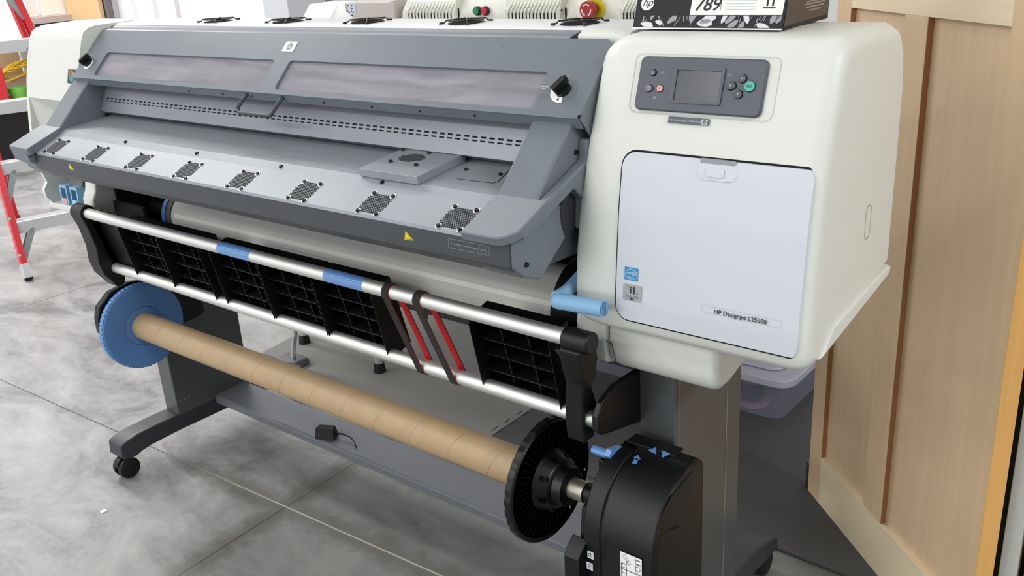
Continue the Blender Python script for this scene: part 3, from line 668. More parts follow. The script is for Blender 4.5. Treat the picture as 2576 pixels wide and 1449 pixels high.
# --- side cheeks
CH = [(1.275, 1.268), (1.265, 1.2605), (1.1635, 1.1565), (1.096, 1.122), (1.0935, 1.105), (1.0925, 1.058), (1.12, 1.034), (1.166, 1.017), (1.24, 1.07), (1.32, 1.20), (1.32, 1.262)]
mb = MB(); mb.prismX(CH, -1.003, -.918); CR = mb.build('side_cheek', MG, PR, bevel=.004, seg=3)
mb = MB(); mb.prismX(CH, -2.645, -2.56); CL = mb.build('side_cheek', MG, PR, bevel=.004, seg=3)
LF = Frame((0, 1.168, 1.159), (1, 0, 0), (0, 1.168 - 1.064, 1.159 - 1.118)); LL = math.hypot(.104, .041)
lip = [(-1.0045, .0), (-1.0045, -LL)] + [(-.937 + .04 * math.sin(t), -LL + .04 - .04 * math.cos(t)) for t in [PI / 2 * i / 8 for i in range(9)]] + [(-.897, .0)]
mb = MB(); mb.plate(LF, lip, -.018, 0); mb.build('cheek_lip', MG, CR, bevel=.003, seg=3)
lip = [(-2.5585, .0), (-2.5585, -LL), (-2.664, -LL), (-2.67, -LL + .006), (-2.67, .0)]
mb = MB(); mb.plate(LF, lip, -.022, 0); mb.prismX([(1.0665, 1.114), (1.074, 1.08), (1.128, 1.044), (1.17, 1.03), (1.20, 1.15), (1.168, 1.150)], -2.668, -2.577); mb.build('cheek_lip', MG, CL, bevel=.003, seg=3)
fl = [(1.288, 1.236), (1.322, 1.236), (1.322, 1.085), (1.272, 1.078), (1.266, 1.084), (1.270, 1.135), (1.244, 1.160), (1.19, 1.139), (1.15, 1.122), (1.10, 1.108), (1.10, 1.128), (1.168, 1.157), (1.278, 1.199), (1.284, 1.206)]
mb = MB(); mb.prismX(fl, -.918, -.8975); mb.build('cheek_flange', MG, CR, bevel=.004, seg=3)
mb = MB(); mb.prismX([(1.266, 1.078), (1.27, 1.135), (1.246, 1.158), (1.225, 1.148), (1.228, 1.10), (1.238, 1.074)], -.9185, -.9165); mb.build('cheek_hollow', MFOOT, CR)
FX = Frame((-.9175, 0, 0), (0, 1, 0), (0, 0, 1))
for p in ((1448, 383), (1409, 509), (1324, 666)):
    u, v = FX.px(*p, .0); screw_on(FX, u, v, CR, False)

# --- dark interior behind the roll
mb = MB(); mb.box(-2.64, XR, 1.605, 1.62, .79, 1.10); mb.box(-2.64, XR, 1.30, 1.61, 1.05, 1.07); mb.box(-2.645, -2.635, 1.32, 1.61, .86, 1.06); mb.box(-2.645, -2.30, 1.33, 1.62, .70, .715); mb.box(-2.645, -2.635, 1.33, 1.62, .70, .87); mb.box(-2.66, -2.48, 1.31, 1.32, .70, .905); mb.build('inner_housing', MBK, PR)
mb = MB(); mb.box(-2.62, XR, 1.50, 1.60, .70, .79); mb.build('rear_beam', MDG, PR, bevel=.004)
mb = MB(); q = [atY(1458, 655, 1.33), atY(1440, 720, 1.24), atY(1402, 757, 1.205)]
mb.tube([(-.925, 1.33, 1.03), (-.925, 1.30, .985), (-.925, 1.25, .968), (-.925, 1.215, .966)], .0125, 14)
P0 = atY(1404, 757, 1.2); P1 = atY(1520, 777, 1.2)
mb.cyl(P0, P1, .0145, seg=20); mb.sphere(P0, .0145)
LV = mb.build('loading_lever', MLB, PR, ang=60)
mb = MB(); ax = (P1 - P0).normalized(); mb.cyl(P1, P1 + ax * .0006, .0125, seg=20)
for k in range(-2, 3): mb.obox(P1 + ax * .0008 + Vector((0, k * .0045, 0)), ax * .0006, Vector((0, .0008, 0)), Vector((0, 0, .011)), 1)
mb.build('lever_end', [mat('lever_inside', (70, 110, 150), .5), MLB], LV)

# --- stand: legs, feet, castors, cross beam
LX = ((-2.731, -2.656), (-.862, -.782))
for x0, x1 in LX:
    mb = MB(); mb.box(x0, x1, 1.382, 1.668, .13, .93 if x0 < -2 else .90); mb.build('stand_leg', MLEG, PR, bevel=.004, seg=3)
mb = MB()
for y in (1.395, 1.60): mb.box(-.7822, -.7812, y, y + .003, .16, .84)
mb.build('leg_seam', mat('seam_light', (150, 150, 146), .4, metal=.5), PR)
mb = MB(); F = Frame((-2.656, 1.44, .25), (0, 1, 0), (0, 0, 1))
for p in ((454, 1008), (463, 1003), (475, 998)): u, v = F.px(*p); mb.cyl(F.pt(u, v), F.pt(u, v, .001), .0022, seg=10)
mb.build('leg_rivets', MWASH, PR)
FP = [(1.168, .13), (1.185, .137), (1.23, .146), (1.30, .149), (1.74, .149), (1.80, .143), (1.86, .128), (1.905, .112), (1.908, .075), (1.87, .075), (1.82, .082), (1.70, .09), (1.38, .092), (1.27, .088), (1.235, .082), (1.215, .075), (1.172, .078), (1.164, .09)]
foot = None
for x0, x1 in LX:
    mb = MB(); mb.prismX(FP, x0 - .002, x1 + .002); f_ = mb.build('stand_foot', MFOOT, PR, bevel=.005, seg=3)
    for y in (1.19, 1.885):
        xc = (x0 + x1) / 2; mb = MB(); mb.lathe(y, .036, [(xc - .027, .026), (xc - .025, .034), (xc - .008, .036), (xc - .008, .036)]); mb.lathe(y, .036, [(xc + .008, .036), (xc + .025, .034), (xc + .027, .026)])
        mb.prismX([(y + .028, .05), (y + .02, .066), (y, .076), (y - .02, .074), (y - .034, .06), (y - .034, .045), (y, .04)], xc - .012, xc + .012, 0); mb.cyl((xc, y, .06), (xc, y, .085), .012)
        c = mb.build('castor', MB_, PR, bevel=.001)
        mb = MB(); mb.lathe(y, .036, [(xc - .0285, .012), (xc - .0275, .030)]); mb.build('castor_rim', mat('castor_steel', (120, 122, 126), .3, metal=.8), c)
mb = MB(); mb.prismX([(1.523, .130), (1.523, .152), (1.530, .157), (1.648, .160), (1.65, .13)], -2.658, -.86); mb.build('cross_beam', MBEAM, PR, bevel=.002, seg=2)

# --- deflector: two rods, two arms, black ribbed panels
R1, R2 = (1.21, .897), (1.255, .717); RR = .0152
mb = MB(); mb.cyl((-2.606, *R1), (-.905, *R1), RR, seg=32); R_1 = mb.build('upper_rod', MAL, PR)
for a, b in ((548, 628), (814, 912)):
    xa = ray(a, 620).x / ray(a, 620).y * 1.2; xb = ray(b, 640).x / ray(b, 640).y * 1.2
xs = [(-1.623 * 1.2, -1.515 * 1.2), (-1.291 * 1.2, -1.187 * 1.2)]
for xa, xb in xs:
    mb = MB(); mb.cyl((xa, *R1), (xb, *R1), RR + .0004, seg=32); mb.build('blue_tape', MTAPE, R_1)['label'] = 'glossy blue tape wrapped on the rod'
mb = MB(); mb.cyl((-2.602, *R2), (-.93, *R2), RR, seg=32); mb.build('lower_rod', MAL, PR)
mb = MB(); mb.cyl((-.93, *R2), (-.925, *R2), RR + .004, seg=28, m=0); mb.cyl((-.9, *R2), (-.864, *R2), RR + .001, seg=28, m=1); mb.build('pivot_collar', [MB_, mat('pivot_steel', (170, 176, 170), .35, metal=.9)], PR)
ARM = [(1.21 - .024 * math.cos(t), .897 + .024 * math.sin(t)) for t in [math.radians(-20 + 200 * i / 12) for i in range(13)]]
ARM += [(1.240, .86), (1.252, .80), (1.268, .755), (1.286, .722), (1.282, .69), (1.272, .66), (1.252, .655), (1.217, .705), (1.208, .745), (1.210, .79), (1.200, .85)]
mb = MB(); mb.prismX(ARM, -2.668, -2.604); mb.build('deflector_arm', MB_, PR, bevel=.004, seg=3)
ARM2 = [(1.21 - .024 * math.cos(t), .897 + .024 * math.sin(t)) for t in [math.radians(-20 + 200 * i / 12) for i in range(13)]]
mb = MB(); mb.prismX([(1.205, .868), (1.225, .872), (1.244, .86), (1.258, .80), (1.275, .755), (1.285, .72), (1.280, .69), (1.265, .67), (1.235, .672), (1.23, .715), (1.236, .79), (1.222, .845)], -.930, -.890)
mb.prismX([(1.212 + .021 * math.cos(t), .895 + .021 * math.sin(t)) for t in [2 * PI * i / 28 for i in range(28)]], -.906, -.848)
mb.prismX([(1.236, .90), (1.248, .855), (1.240, .815), (1.222, .80), (1.20, .83), (1.19, .88)], -.908, -.862)
AR = mb.build('deflector_arm', MB_, PR, bevel=.004, seg=3)
mb = MB(); mb.prismX([(1.40, .772), (1.30, .775), (1.25, .758), (1.235, .735), (1.235, .705), (1.25, .692), (1.40, .655)], -.872, -.858); mb.build('pivot_bracket', MB_, PR, bevel=.003, seg=2)
mb = MB(); mb.prismX([(1.40, .772), (1.30, .775), (1.25, .758), (1.235, .735), (1.235, .705), (1.25, .692), (1.40, .655)], -2.66, -2.652); mb.build('pivot_bracket', MB_, PR, bevel=.002, seg=2)
dv = Vector((0, R2[0] - R1[0], R2[1] - R1[1])); DF = Frame((0, R1[0], R1[1]), (1, 0, 0), -dv); DL = dv.length
def module(x0, x1):
    mb = MB(); c = (x0 + x1) / 2; h = (x1 - x0) / 2 - .001; t = .0014; B = -.061
    up, dn = -.016, -DL - .010
    mb.prism([DF.pt(c - h, -.015, B), DF.pt(c - h, dn + .01, B), DF.pt(c - h, dn + .01, B + .003), DF.pt(c - h, -.015, B + .003)], DF.u * 2 * h)
    for sgn in (-1, 1):                                       # tapered side walls with a hooked tip
        P = [(-.015, B), (up, -.002), (-.03, .004), (dn + .012, .012), (dn, .004), (dn + .006, B)]
        mb.prism([DF.pt(c + sgn * h - sgn * t, v, d) for v, d in P], DF.u * (sgn * t))
    mb.prism([DF.pt(c - h, -.015, B), DF.pt(c - h, up, -.004), DF.pt(c - h, up - .003, -.004), DF.pt(c - h, -.018, B)], DF.u * 2 * h)
    mb.prism([DF.pt(c - h, dn + .006, B), DF.pt(c - h, dn + .014, -.016), DF.pt(c - h, dn + .017, -.016), DF.pt(c - h, dn + .010, B)], DF.u * 2 * h)
    for k, v in enumerate((-.070, -.108, -.150)): mb.obox(DF.pt(c, v, (B - .012) / 2), DF.u * h, DF.v * t, DF.n * ((-.012 - B) / 2))
    for fx in (-.34, .34): mb.obox(DF.pt(c + fx * h, (up + dn) / 2, (B - .014) / 2), DF.u * t * .8, DF.v * ((up - dn) / 2 - .008), DF.n * ((-.014 - B) / 2))
    mb.obox(DF.pt(c, dn - .004, -.025), DF.u * .028, DF.v * .006, DF.n * .016); mb.obox(DF.pt(c - .04, dn - .002, -.012), DF.u * .006, DF.v * .004, DF.n * .006)
    return mb.build('deflector_panel', MB_, PR, loc=DF.pt(c, 0, 0))
mod = module(-2.459, -2.261)
for x0, x1 in ((-2.261, -2.063), (-2.017, -1.819), (-1.8165, -1.6185), (-1.616, -1.418), (-1.143, -.945)):
    dup(mod, PR, DF.pt((x0 + x1) / 2, 0, 0))
mb = MB(); mb.obox(DF.pt(-2.5325, -.095, -.017), DF.u * .0725, DF.v * .105, DF.n * .002); mb.obox(DF.pt(-2.634, -.085, -.010), DF.u * .03, DF.v * .085, DF.n * .012); mb.build('filler_plate', MB_, PR)
mb = MB(); F = Frame(DF.pt(0, -.0195, -.032), DF.u, DF.pt(0, -.024, -.061) - DF.pt(0, -.016, -.004))
a = ray(723, 643); b = ray(757, 653)
q0, q1 = F.px(728, 644), F.px(760, 653); flat(mb, F, [(q0[0], -.009), (q1[0], -.009), (q1[0], .009), (q0[0], .009)], .0005, 0); flat(mb, F, [(q1[0] + .004, -.009), (q1[0] + .04, -.009), (q1[0] + .04, .009), (q1[0] + .004, .009)], .0005, 1)
for x in (860, 905): u, _ = F.px(x, 680); flat(mb, F, [(u, -.008), (u + .022, -.008), (u + .022, .008), (u, .008)], .0005, 1)
mb.build('panel_label', [mat('olive_label', (128, 122, 40), .6), mat('faded_label', (58, 54, 56), .6)], PR)

# --- take-up unit: left support, right motor housing
mb = MB(); mb.prismX([(1.178, .527), (1.180, .57), (1.192, .605), (1.235, .638), (1.30, .650), (1.36, .638), (1.53, .51), (1.534, .478), (1.525, .465), (1.40, .452), (1.30, .44), (1.21, .45)], -2.66, -2.632)
mb.cyl((-2.64, 1.29, .52), (-2.60, 1.29, .52), .034); mb.build('take_up_support', MB_, PR, bevel=.006, seg=3)
HP = [(1.375, .30), (1.375, .625), (1.352, .640), (1.325, .640)]
for i in range(13):
    t = math.radians(90 + 86 * i / 12); HP.append((1.315 + .125 * math.cos(t), .505 + .128 * math.sin(t)))
HP += [(1.188, .30), (1.205, .285), (1.36, .285)]
mb = MB(); mb.prismX(HP, -.835, -.712); TH = mb.build('take_up_motor', MB_, PR, bevel=.013, seg=4)
HP2 = [(1.37, .30), (1.37, .622), (1.345, .635)] + [(1.313 + .118 * math.cos(t), .503 + .130 * math.sin(t)) for t in [math.radians(80 + 96 * i / 12) for i in range(13)]] + [(1.196, .30)]
mb = MB(); mb.prismX(HP2, -.872, -.833); mb.build('motor_collar', MB_, TH, bevel=.004, seg=3)
mb = MB(); mb.prismX([(1.30, .60), (1.30, .555), (1.33, .555), (1.33, .60)], -.905, -.87); mb.prismX([(1.215, .545), (1.25, .555), (1.25, .30), (1.198, .30), (1.198, .43), (1.205, .47)], -.888, -.86)
mb.prismX([(1.18, .475), (1.20, .49), (1.20, .36), (1.168, .40), (1.168, .46)], -.90, -.865); mb.build('switch_block', MB_, TH, bevel=.003, seg=2)
F = Frame((0, 1.1665, .43), (1, 0, 0), (0, 0, 1)); mb = MB()
for p in ((1486, 1396), (1484, 1424)):
    u, v = F.px(*p); flat(mb, F, rr(u - .007, u + .007, v - .008, v + .008, .001, 2), .0006, 0); stroke(mb, F, circ(u, v, .004, 14)[1:12], .001, .0009, 1); flat(mb, F, [(u - .001, v - .001), (u + .001, v - .001), (u + .001, v + .001), (u - .001, v + .001)], .0009, 1)
mb.build('direction_symbols', [MGP, MBLK], TH)
# concave thumb scoop on the right face, blue arrows, lever and sheet label
FR = Frame((-.712, 1.29, .45), (0, 1, 0), (0, 0, 1))
mb = MB()
q = [(FR.px(1648, 1325)), (FR.px(1690, 1245)), (FR.px(1742, 1185))]; q2 = [FR.px(1742, 1240), FR.px(1700, 1295), FR.px(1660, 1330)]
flat(mb, FR, q + q2, .0008, 0); mb.build('thumb_scoop', mat('scoop_black', (12, 12, 13), .6), TH)
mb = MB(); mb.tube([FR.pt(*p, .0012) for p in [FR.px(1655, 1336), FR.px(1680, 1336), FR.px(1710, 1325)]], .0016, 8); mb.build('scoop_lip', MB_, TH)
FT_ = Frame((-.805, 1.338, .6405), (1, 0, 0), (0, 1, .0)); mb = MB()
mb.obox(FT_.pt(0, .008, .001), FT_.u * .053, FT_.v * .017, FT_.n * .003); mb.build('button_strip', MB_, TH, bevel=.0015)
FT_.o = FT_.o + FT_.n * .004
for q in (((1632, 1134), (1651, 1127), (1651, 1143)), ((1666, 1135), (1666, 1151), (1685, 1143))):
    mb = MB(); mb.prism([FT_.pt(*FT_.px(*p)) for p in q], FT_.n * .002); mb.build('arrow_button', MTAPE, TH)
FH = Frame((-.852, 1.30, .6385), (1, 0, 0), (0, 1, .0)); mb = MB()
flat(mb, FH, [FH.px(*p) for p in ((1589, 1166), (1601, 1169), (1606, 1157), (1612, 1156), (1605, 1145), (1593, 1152), (1597, 1154))], .0008, 0)
flat(mb, FH, [FH.px(*p) for p in ((1598, 1158), (1603, 1160), (1605, 1155), (1600, 1154))], .0012, 1)
mb.build('lock_symbol', [MTAPE, MBLK], TH)
mb = MB(); mb.cyl((-.905, 1.283, .632), (-.872, 1.283, .632), .0085, seg=16); mb.prismX([(1.275, .632), (1.283, .644), (1.32, .634), (1.33, .60), (1.315, .60), (1.305, .618), (1.283, .62)], -.874, -.862)
mb.build('release_lever', MTAPE, TH, bevel=.0015)
FL = Frame((0, 1.1873, .44), (1, 0, 0), (0, 0, 1)); mb = MB(); a = FL.px(1560, 1386); x0 = a[0]; x1 = x0 + .046; z1 = a[1]; z0 = z1 - .13
mb.plate(FL, [(x0, z0), (x1, z0), (x1, z1), (x0, z1)], 0, .0006, 0)
stroke(mb, FL, [(x0, z1 - .036), (x1, z1 - .036)], .0014, .001, 1); stroke(mb, FL, rr(x0 + .003, x0 + .013, z1 - .060, z1 - .024, .0005, 1), .0014, .001, 1, True); stroke(mb, FL, rr(x0 + .003, x0 + .013, z1 - .044, z1 - .032, .0005, 1), .001, .001, 1, True)
stroke(mb, FL, [(x0 + .004, z1 - .004), (x0 + .016, z1 - .02)], .0006, .001, 1); stroke(mb, FL, circ(x0 + .018, z1 - .018, .004), .0007, .001, 1, True); stroke(mb, FL, [(x0 + .010, z1 - .003), (x0 + .018, z1 - .013)], .0006, .001, 1)
stroke(mb, FL, [(x1 - .014, z1 - .005), (x1 - .004, z1 - .005)], .0016, .001, 1); stroke(mb, FL, [(x1 - .010, z1 - .014), (x1 - .003, z1 - .014)], .002, .001, 1); stroke(mb, FL, [(x1 - .012, z1 - .005), (x1 - .013, z1 - .03), (x1 - .008, z1 - .034)], .0006, .001, 1); stroke(mb, FL, circ(x1 - .008, z1 - .024, .005), .0007, .001, 1, True)
stroke(mb, FL, [(x1 - .014, z1 - .043), (x1 - .004, z1 - .043)], .0016, .001, 1)
mb.build('instruction_label', [MWHITE, MBLK], TH)

# ------------------------------------------------------------------ things carried by the printer
TY, TZ = 1.29, .521
CT = thing('take_up_core', 'bare brown cardboard tube on a take-up spindle with blue and black flanges', 'tube', (-1.8, TY, TZ))
mb = MB(); mb.cyl((-2.577, TY, TZ), (-1.03, TY, TZ), .0418, seg=64); mb.build('cardboard_tube', MKRAFT, CT)
def ring(mb, x0, x1, r, n, dr, m=0):
    vs = []
    for x in (x0, x1):
        for i in range(n): t = 2 * PI * i / n; q = r - (dr if i % 4 == 0 else 0); vs.append((x, TY + q * math.cos(t), TZ + q * math.sin(t)))
    mb.add(vs, [(i, (i + 1) % n, n + (i + 1) % n, n + i) for i in range(n)] + [tuple(range(n - 1, -1, -1)), tuple(range(n, 2 * n))], m)
mb = MB(); ring(mb, -2.596, -2.5785, .134, 240, .0022); mb.lathe(TY, TZ, [(-2.5785, .131), (-2.576, .128), (-2.576, .062), (-2.5765, .0605), (-2.5765, .0602), (-2.575, .059), (-2.574, .045)], 96); mb.build('blue_flange', MBLUE, CT)['label'] = 'blue round flange'
mb = MB(); mb.lathe(TY, TZ, [(-2.5762, .0612), (-2.5758, .0606), (-2.5762, .060)], 72); mb.build('flange_groove', mat('groove_navy', (28, 48, 84), .6), CT)
mb = MB(); ring(mb, -1.032, -1.017, .134, 128, .0022); mb.lathe(TY, TZ, [(-1.017, .134), (-1.013, .131), (-1.015, .126), (-1.022, .120), (-1.022, .07), (-1.012, .062), (-.992, .054), (-.988, .05), (-.985, .044), (-.966, .040), (-.964, .03)], 72)
for k in range(48):
    t = 2 * PI * k / 48; e = Vector((0, math.cos(t), math.sin(t))); f = Vector((0, -math.sin(t), math.cos(t)))
    mb.obox(Vector((-1.019, TY, TZ)) + e * .096, Vector((.0035, 0, 0)), e * .026, f * .0008)
for k in range(8):
    t = 2 * PI * k / 8 + .2; e = Vector((0, math.cos(t), math.sin(t))); f = Vector((0, -math.sin(t), math.cos(t))); mb.obox(Vector((-1.0, TY, TZ)) + e * .054, Vector((.010, 0, 0)), e * .006, f * .005)
BF = mb.build('black_flange', mat('gloss_black', (8, 8, 10), .36, spec=.4), CT, ang=40); BF['label'] = 'black ribbed round flange'
G = Frame((-1.018, TY, TZ), (0, 1, 0), (0, 0, 1)); mb = MB(); u, v = G.px(1424, 1208); text(mb, G, 'hp', u, v, .022, .0012, 0, shear=.3, rot=PI / 2)
for p in ((1472, 1182), (1436, 1276)): u, v = G.px(*p, .02); mb.sphere(G.pt(u, v, .018), .003, 1, 8, 5)
mb.build('flange_mark', [MDG, MWASH], BF)
mb = MB(); mb.cyl((-.966, TY, TZ), (-.928, TY, TZ), .0215, seg=32, m=0); mb.build('spindle', mat('spindle_steel', (176, 172, 158), .35, metal=.8), CT); mb = MB(); mb.cyl((-.928, TY, TZ), (-.872, TY, TZ), .0175, seg=32); mb.build('spindle_end', MB_, CT)

RY, RZ = 1.438, .858
MRO = thing('media_roll', 'pale grey roll of print media lying inside the printer below the tray', 'media roll', (-1.75, RY, RZ))
mb = MB(); mb.cyl((-2.435, RY, RZ), (-1.03, RY, RZ), .072, seg=64); mb.build('paper', MROLL, MRO)
glint = [(RY + r * math.cos(t), RZ + r * math.sin(t)) for r, ts in ((.0705, range(160, 172, 3)), (.0733, range(171, 159, -3))) for t in [math.radians(k) for k in ts]]
mb = MB(); mb.prismX(glint, -2.415, -1.034); mb.build('roll_highlight', mat('roll_highlight_white', (246, 246, 243), .4), MRO)  # raised white strip standing for the highlight along the roll
mb = MB(); mb.lathe(RY, RZ, [(-2.458, .070), (-2.458, .0755), (-2.4355, .0755), (-2.4355, .05)]); mb.build('left_flange', mat('flange_grey', (84, 88, 88), .5), MRO)
mb = MB(); mb.lathe(RY, RZ, [(-2.475, .060), (-2.475, .0785), (-2.458, .0785), (-2.458, .04)]); mb.build('blue_ring', MBLUE, MRO)['label'] = 'blue ring'
mb = MB(); mb.cyl((-2.64, RY, RZ), (-2.475, RY, RZ), .03, seg=24); mb.build('roll_spindle', MBK, MRO)
mb = MB(); mb.lathe(1.438, .858, [(-1.036, .05), (-1.036, .101), (-1.022, .105), (-1.0, .104), (-.95, .07), (-.95, .03)], 64); mb.build('right_flange', MB_, MRO)['label'] = 'black hub'

def strap(x1, x2, lab):
    st = thing('hook_and_loop_strap', lab, 'strap', (x1, R1[0], R1[1]), 'straps hung round both rods')
    r = RR + .0016; pts = []
    d = Vector((R2[0] - R1[0], R2[1] - R1[1])); ang = math.atan2(d.y, d.x)
    for (cy, cz, xx, a0, a1) in ((R1[0], R1[1], x1, ang + PI / 2, ang + PI * 1.5), (R2[0], R2[1], x2, ang - PI / 2, ang + PI / 2)):
        for i in range(11):
            t = a0 + (a1 - a0) * i / 10; pts.append((xx, Vector((cy + r * math.cos(t), cz + r * math.sin(t))), Vector((math.cos(t), math.sin(t)))))
    pts = pts[:11] + pts[11:]
    for nm_, off, m_ in (('strap_outside', .0006, MSTRAP), ('strap_lining', -.0006, MRED)):
        vs = []; n = len(pts)
        for x, p, nn in pts:
            for dx in (-.0095, .0095):
                for dd in (off - .0006, off + .0006): q = p + nn * dd; vs.append((x + dx, q.x, q.y))
        fs = []
        for i in range(n):
            j = (i + 1) % n; a, b = i * 4, j * 4
            fs += [(a, a + 1, b + 1, b), (a + 2, b + 2, b + 3, a + 3), (a + 1, a + 3, b + 3, b + 1), (a, b, b + 2, a + 2)]
        mb = MB(); mb.add(vs, fs); mb.build(nm_, m_, st, ang=60)
    return st
strap(-1.352, -1.318, 'black strap with red lining round both rods, left one, nearer the blue tape')
s2 = strap(-1.262, -1.223, 'black strap with red lining round both rods, right one, with a loose tail')
mb = MB(); mb.add([(-1.27, 1.226, .905), (-1.252, 1.226, .905), (-1.30, 1.25, .845), (-1.288, 1.25, .845), (-1.312, 1.26, .82), (-1.304, 1.26, .82)], [(0, 1, 3, 2), (2, 3, 5, 4)]); mb.build('strap_tail', MSTRAP, s2)

# small black power box with a lead on the cross beam
PB_ = thing('sensor_box', 'small black plastic box with a thin lead sitting on the cross beam', 'box', (-1.85, 1.56, .157))
c = atZ(820, 1080, .185); c = Vector((c.x, 1.548, .1595))
mb = MB(); ca, sa = math.cos(.45), math.sin(.45); e1 = Vector((ca, sa, 0)); e2 = Vector((-sa, ca, 0))
base = [c + e1 * a + e2 * b for a, b in ((-.032, -.02), (.032, -.02), (.032, .02), (-.032, .02))]; top = [c + e1 * a + e2 * b + Vector((0, 0, h)) for a, b, h in ((-.030, -.012, .034), (.030, -.012, .034), (.026, .014, .034), (-.026, .014, .034))]
mb.add(base + top, [(3, 2, 1, 0), (4, 5, 6, 7), (0, 1, 5, 4), (1, 2, 6, 5), (2, 3, 7, 6), (3, 0, 4, 7)]); mb.build('box_body', MBK, PB_, bevel=.002)
p = c + e1 * .032 + Vector((0, 0, .016)); mb = MB(); mb.tube([p, p + Vector((.03, .004, .004)), p + Vector((.06, .006, .0)), p + Vector((.085, .0, -.006)), p + Vector((.105, -.012, -.0135))], .0018, 8); mb.tube([p + Vector((0, 0, -.004)), p + Vector((.03, .008, -.002)), p + Vector((.06, .010, -.004)), p + Vector((.085, .002, -.010))], .0013, 8); mb.build('lead', MBK, PB_)

# ink carton on the right cabinet
zt = 1.4098
CB = thing('ink_carton', 'black and white ink cartridge carton with butterflies on top of the right cabinet', 'carton', (-.73, 1.46, zt))
bx0 = -.866; bx1 = -.6
prof = [(1.382, zt), (1.565, zt), (1.575, zt + .19), (1.455, zt + .19)]
MCARB = mat('carton_black', (17, 18, 24), .4, spec=.3); MCARBR = mat('carton_brown_black', (72, 62, 56), .4)
mb = MB(); mb.prismX(prof, bx0, bx1); mb.build('carton_body', [MCARB], CB, bevel=.0015)
F = Frame((0, 1.382, zt), (1, 0, 0), (0, .073, .19)); mb = MB()
mb.plate(F, [(bx0 - .001, 0), (bx1, 0), (bx1, .002), (bx0 - .001, .002)], 0, .001, 0)
a = F.px(1735, 38); wl = a[0]; wv = a[1] - .0
mb.plate(F, [(wl, wv), (bx1 - .004, wv), (bx1 - .004, .2), (wl, .2)], 0, .0006, 0)
u, v = F.px(1800, 13); text(mb, F, '789', F.px(1780, 13)[0], F.px(1780, 13)[1], .030, .001, 1, shear=.2, thick=.0004)
q = F.px(1812, 28); stroke(mb, F, [(q[0], q[1]), (q[0], q[1] + .04)], .0006, .001, 1)
q0 = F.px(1825, 24); q1 = F.px(1903, 24)
for k in range(8): stroke(mb, F, [(q0[0], q0[1] + k * .0045), (q1[0] - random.random() * .006, q0[1] + k * .0045)], .0009, .001, 2)
q0 = F.px(1921, 20); q1 = F.px(1950, 20); stroke(mb, F, [(q0[0], q0[1]), (q1[0], q1[1])], .0018, .001, 1)
for x in (1931, 1945): q = F.px(x, 13); stroke(mb, F, [(q[0], q[1]), (q[0], q[1] + .04)], .003, .001, 1)
q = F.px(1630, 8); flat(mb, F, circ(q[0], q[1], .0125, 30), .0008, 0); text(mb, F, 'hp', q[0], q[1] + .001, .019, .0012, 1, shear=.4)
def wing(cx, cy, s, rot, m):
    P = [(0, 0), (.35, .15), (.75, .55), (.95, 1.0), (.7, 1.15), (.35, 1.05), (.08, .7), (-.05, .3)]
    ca, sa = math.cos(rot), math.sin(rot); flat(mb, F, [(min(bx1 - .004, max(bx0 + .002, cx + s * (x * ca - y * sa))), min(wv - .001, max(.003, cy + s * (x * sa + y * ca)))) for x, y in P], .0008, m)
for (px, py, s, r, m) in ((1636, 52, .011, .1, 3), (1648, 54, .013, -1.2, 4), (1676, 74, .017, -.3, 3), (1737, 66, .026, .5, 3), (1750, 70, .024, -.9, 4), (1757, 74, .026, -.5, 4), (1812, 74, .014, .2, 4), (1822, 74, .017, -.2, 3), (1858, 50, .018, 2.9, 3), (1872, 52, .018, 3.4, 3), (1900, 73, .022, -1.4, 4), (1880, 73, .018, 1.0, 4), (1935, 72, .03, .0, 3), (1950, 74, .026, .2, 3), (1610, 73, .022, -1.2, 4)):
    q = F.px(px, py); wing(q[0], max(.009, q[1]), s * .85, r, m)
for k in range(26):
    x = bx0 + .01 + random.random() * .24; y = .004 + random.random() * .012; stroke(mb, F, [(x, y), (x + random.uniform(-.006, .008), min(wv - .002, y + .008 + random.random() * .01))], .0006, .0007, 2)
mb.build('printed_front', [MWHITE, MBLK, MGP, mat('wing_grey', (150, 152, 156), .5), mat('wing_white', (214, 216, 220), .5)], CB)
F = Frame((bx1 + .0006, 1.47, zt + .1), (0, 1, 0), (0, 0, 1)); mb = MB()
mb.plate(F, [(-.082, -.095), (.088, -.092), (.094, .09), (-.02, .09)], -.0006, .0006, 0)
for k, (px, py, w) in enumerate(((2060, 22, .05), (2045, 14, .075), (2045, 6, .085), (2040, 0, .07))):
    q = F.px(2050, py)
    for j in range(int(w / .0052)): stroke(mb, F, [(q[0] - w / 2 + j * .0052, q[1]), (q[0] - w / 2 + j * .0052 + .0034, q[1])], .0022, .001, 1)
mb.build('side_flap', [MCARBR, mat('flap_print', (150, 142, 136), .5)], CB)

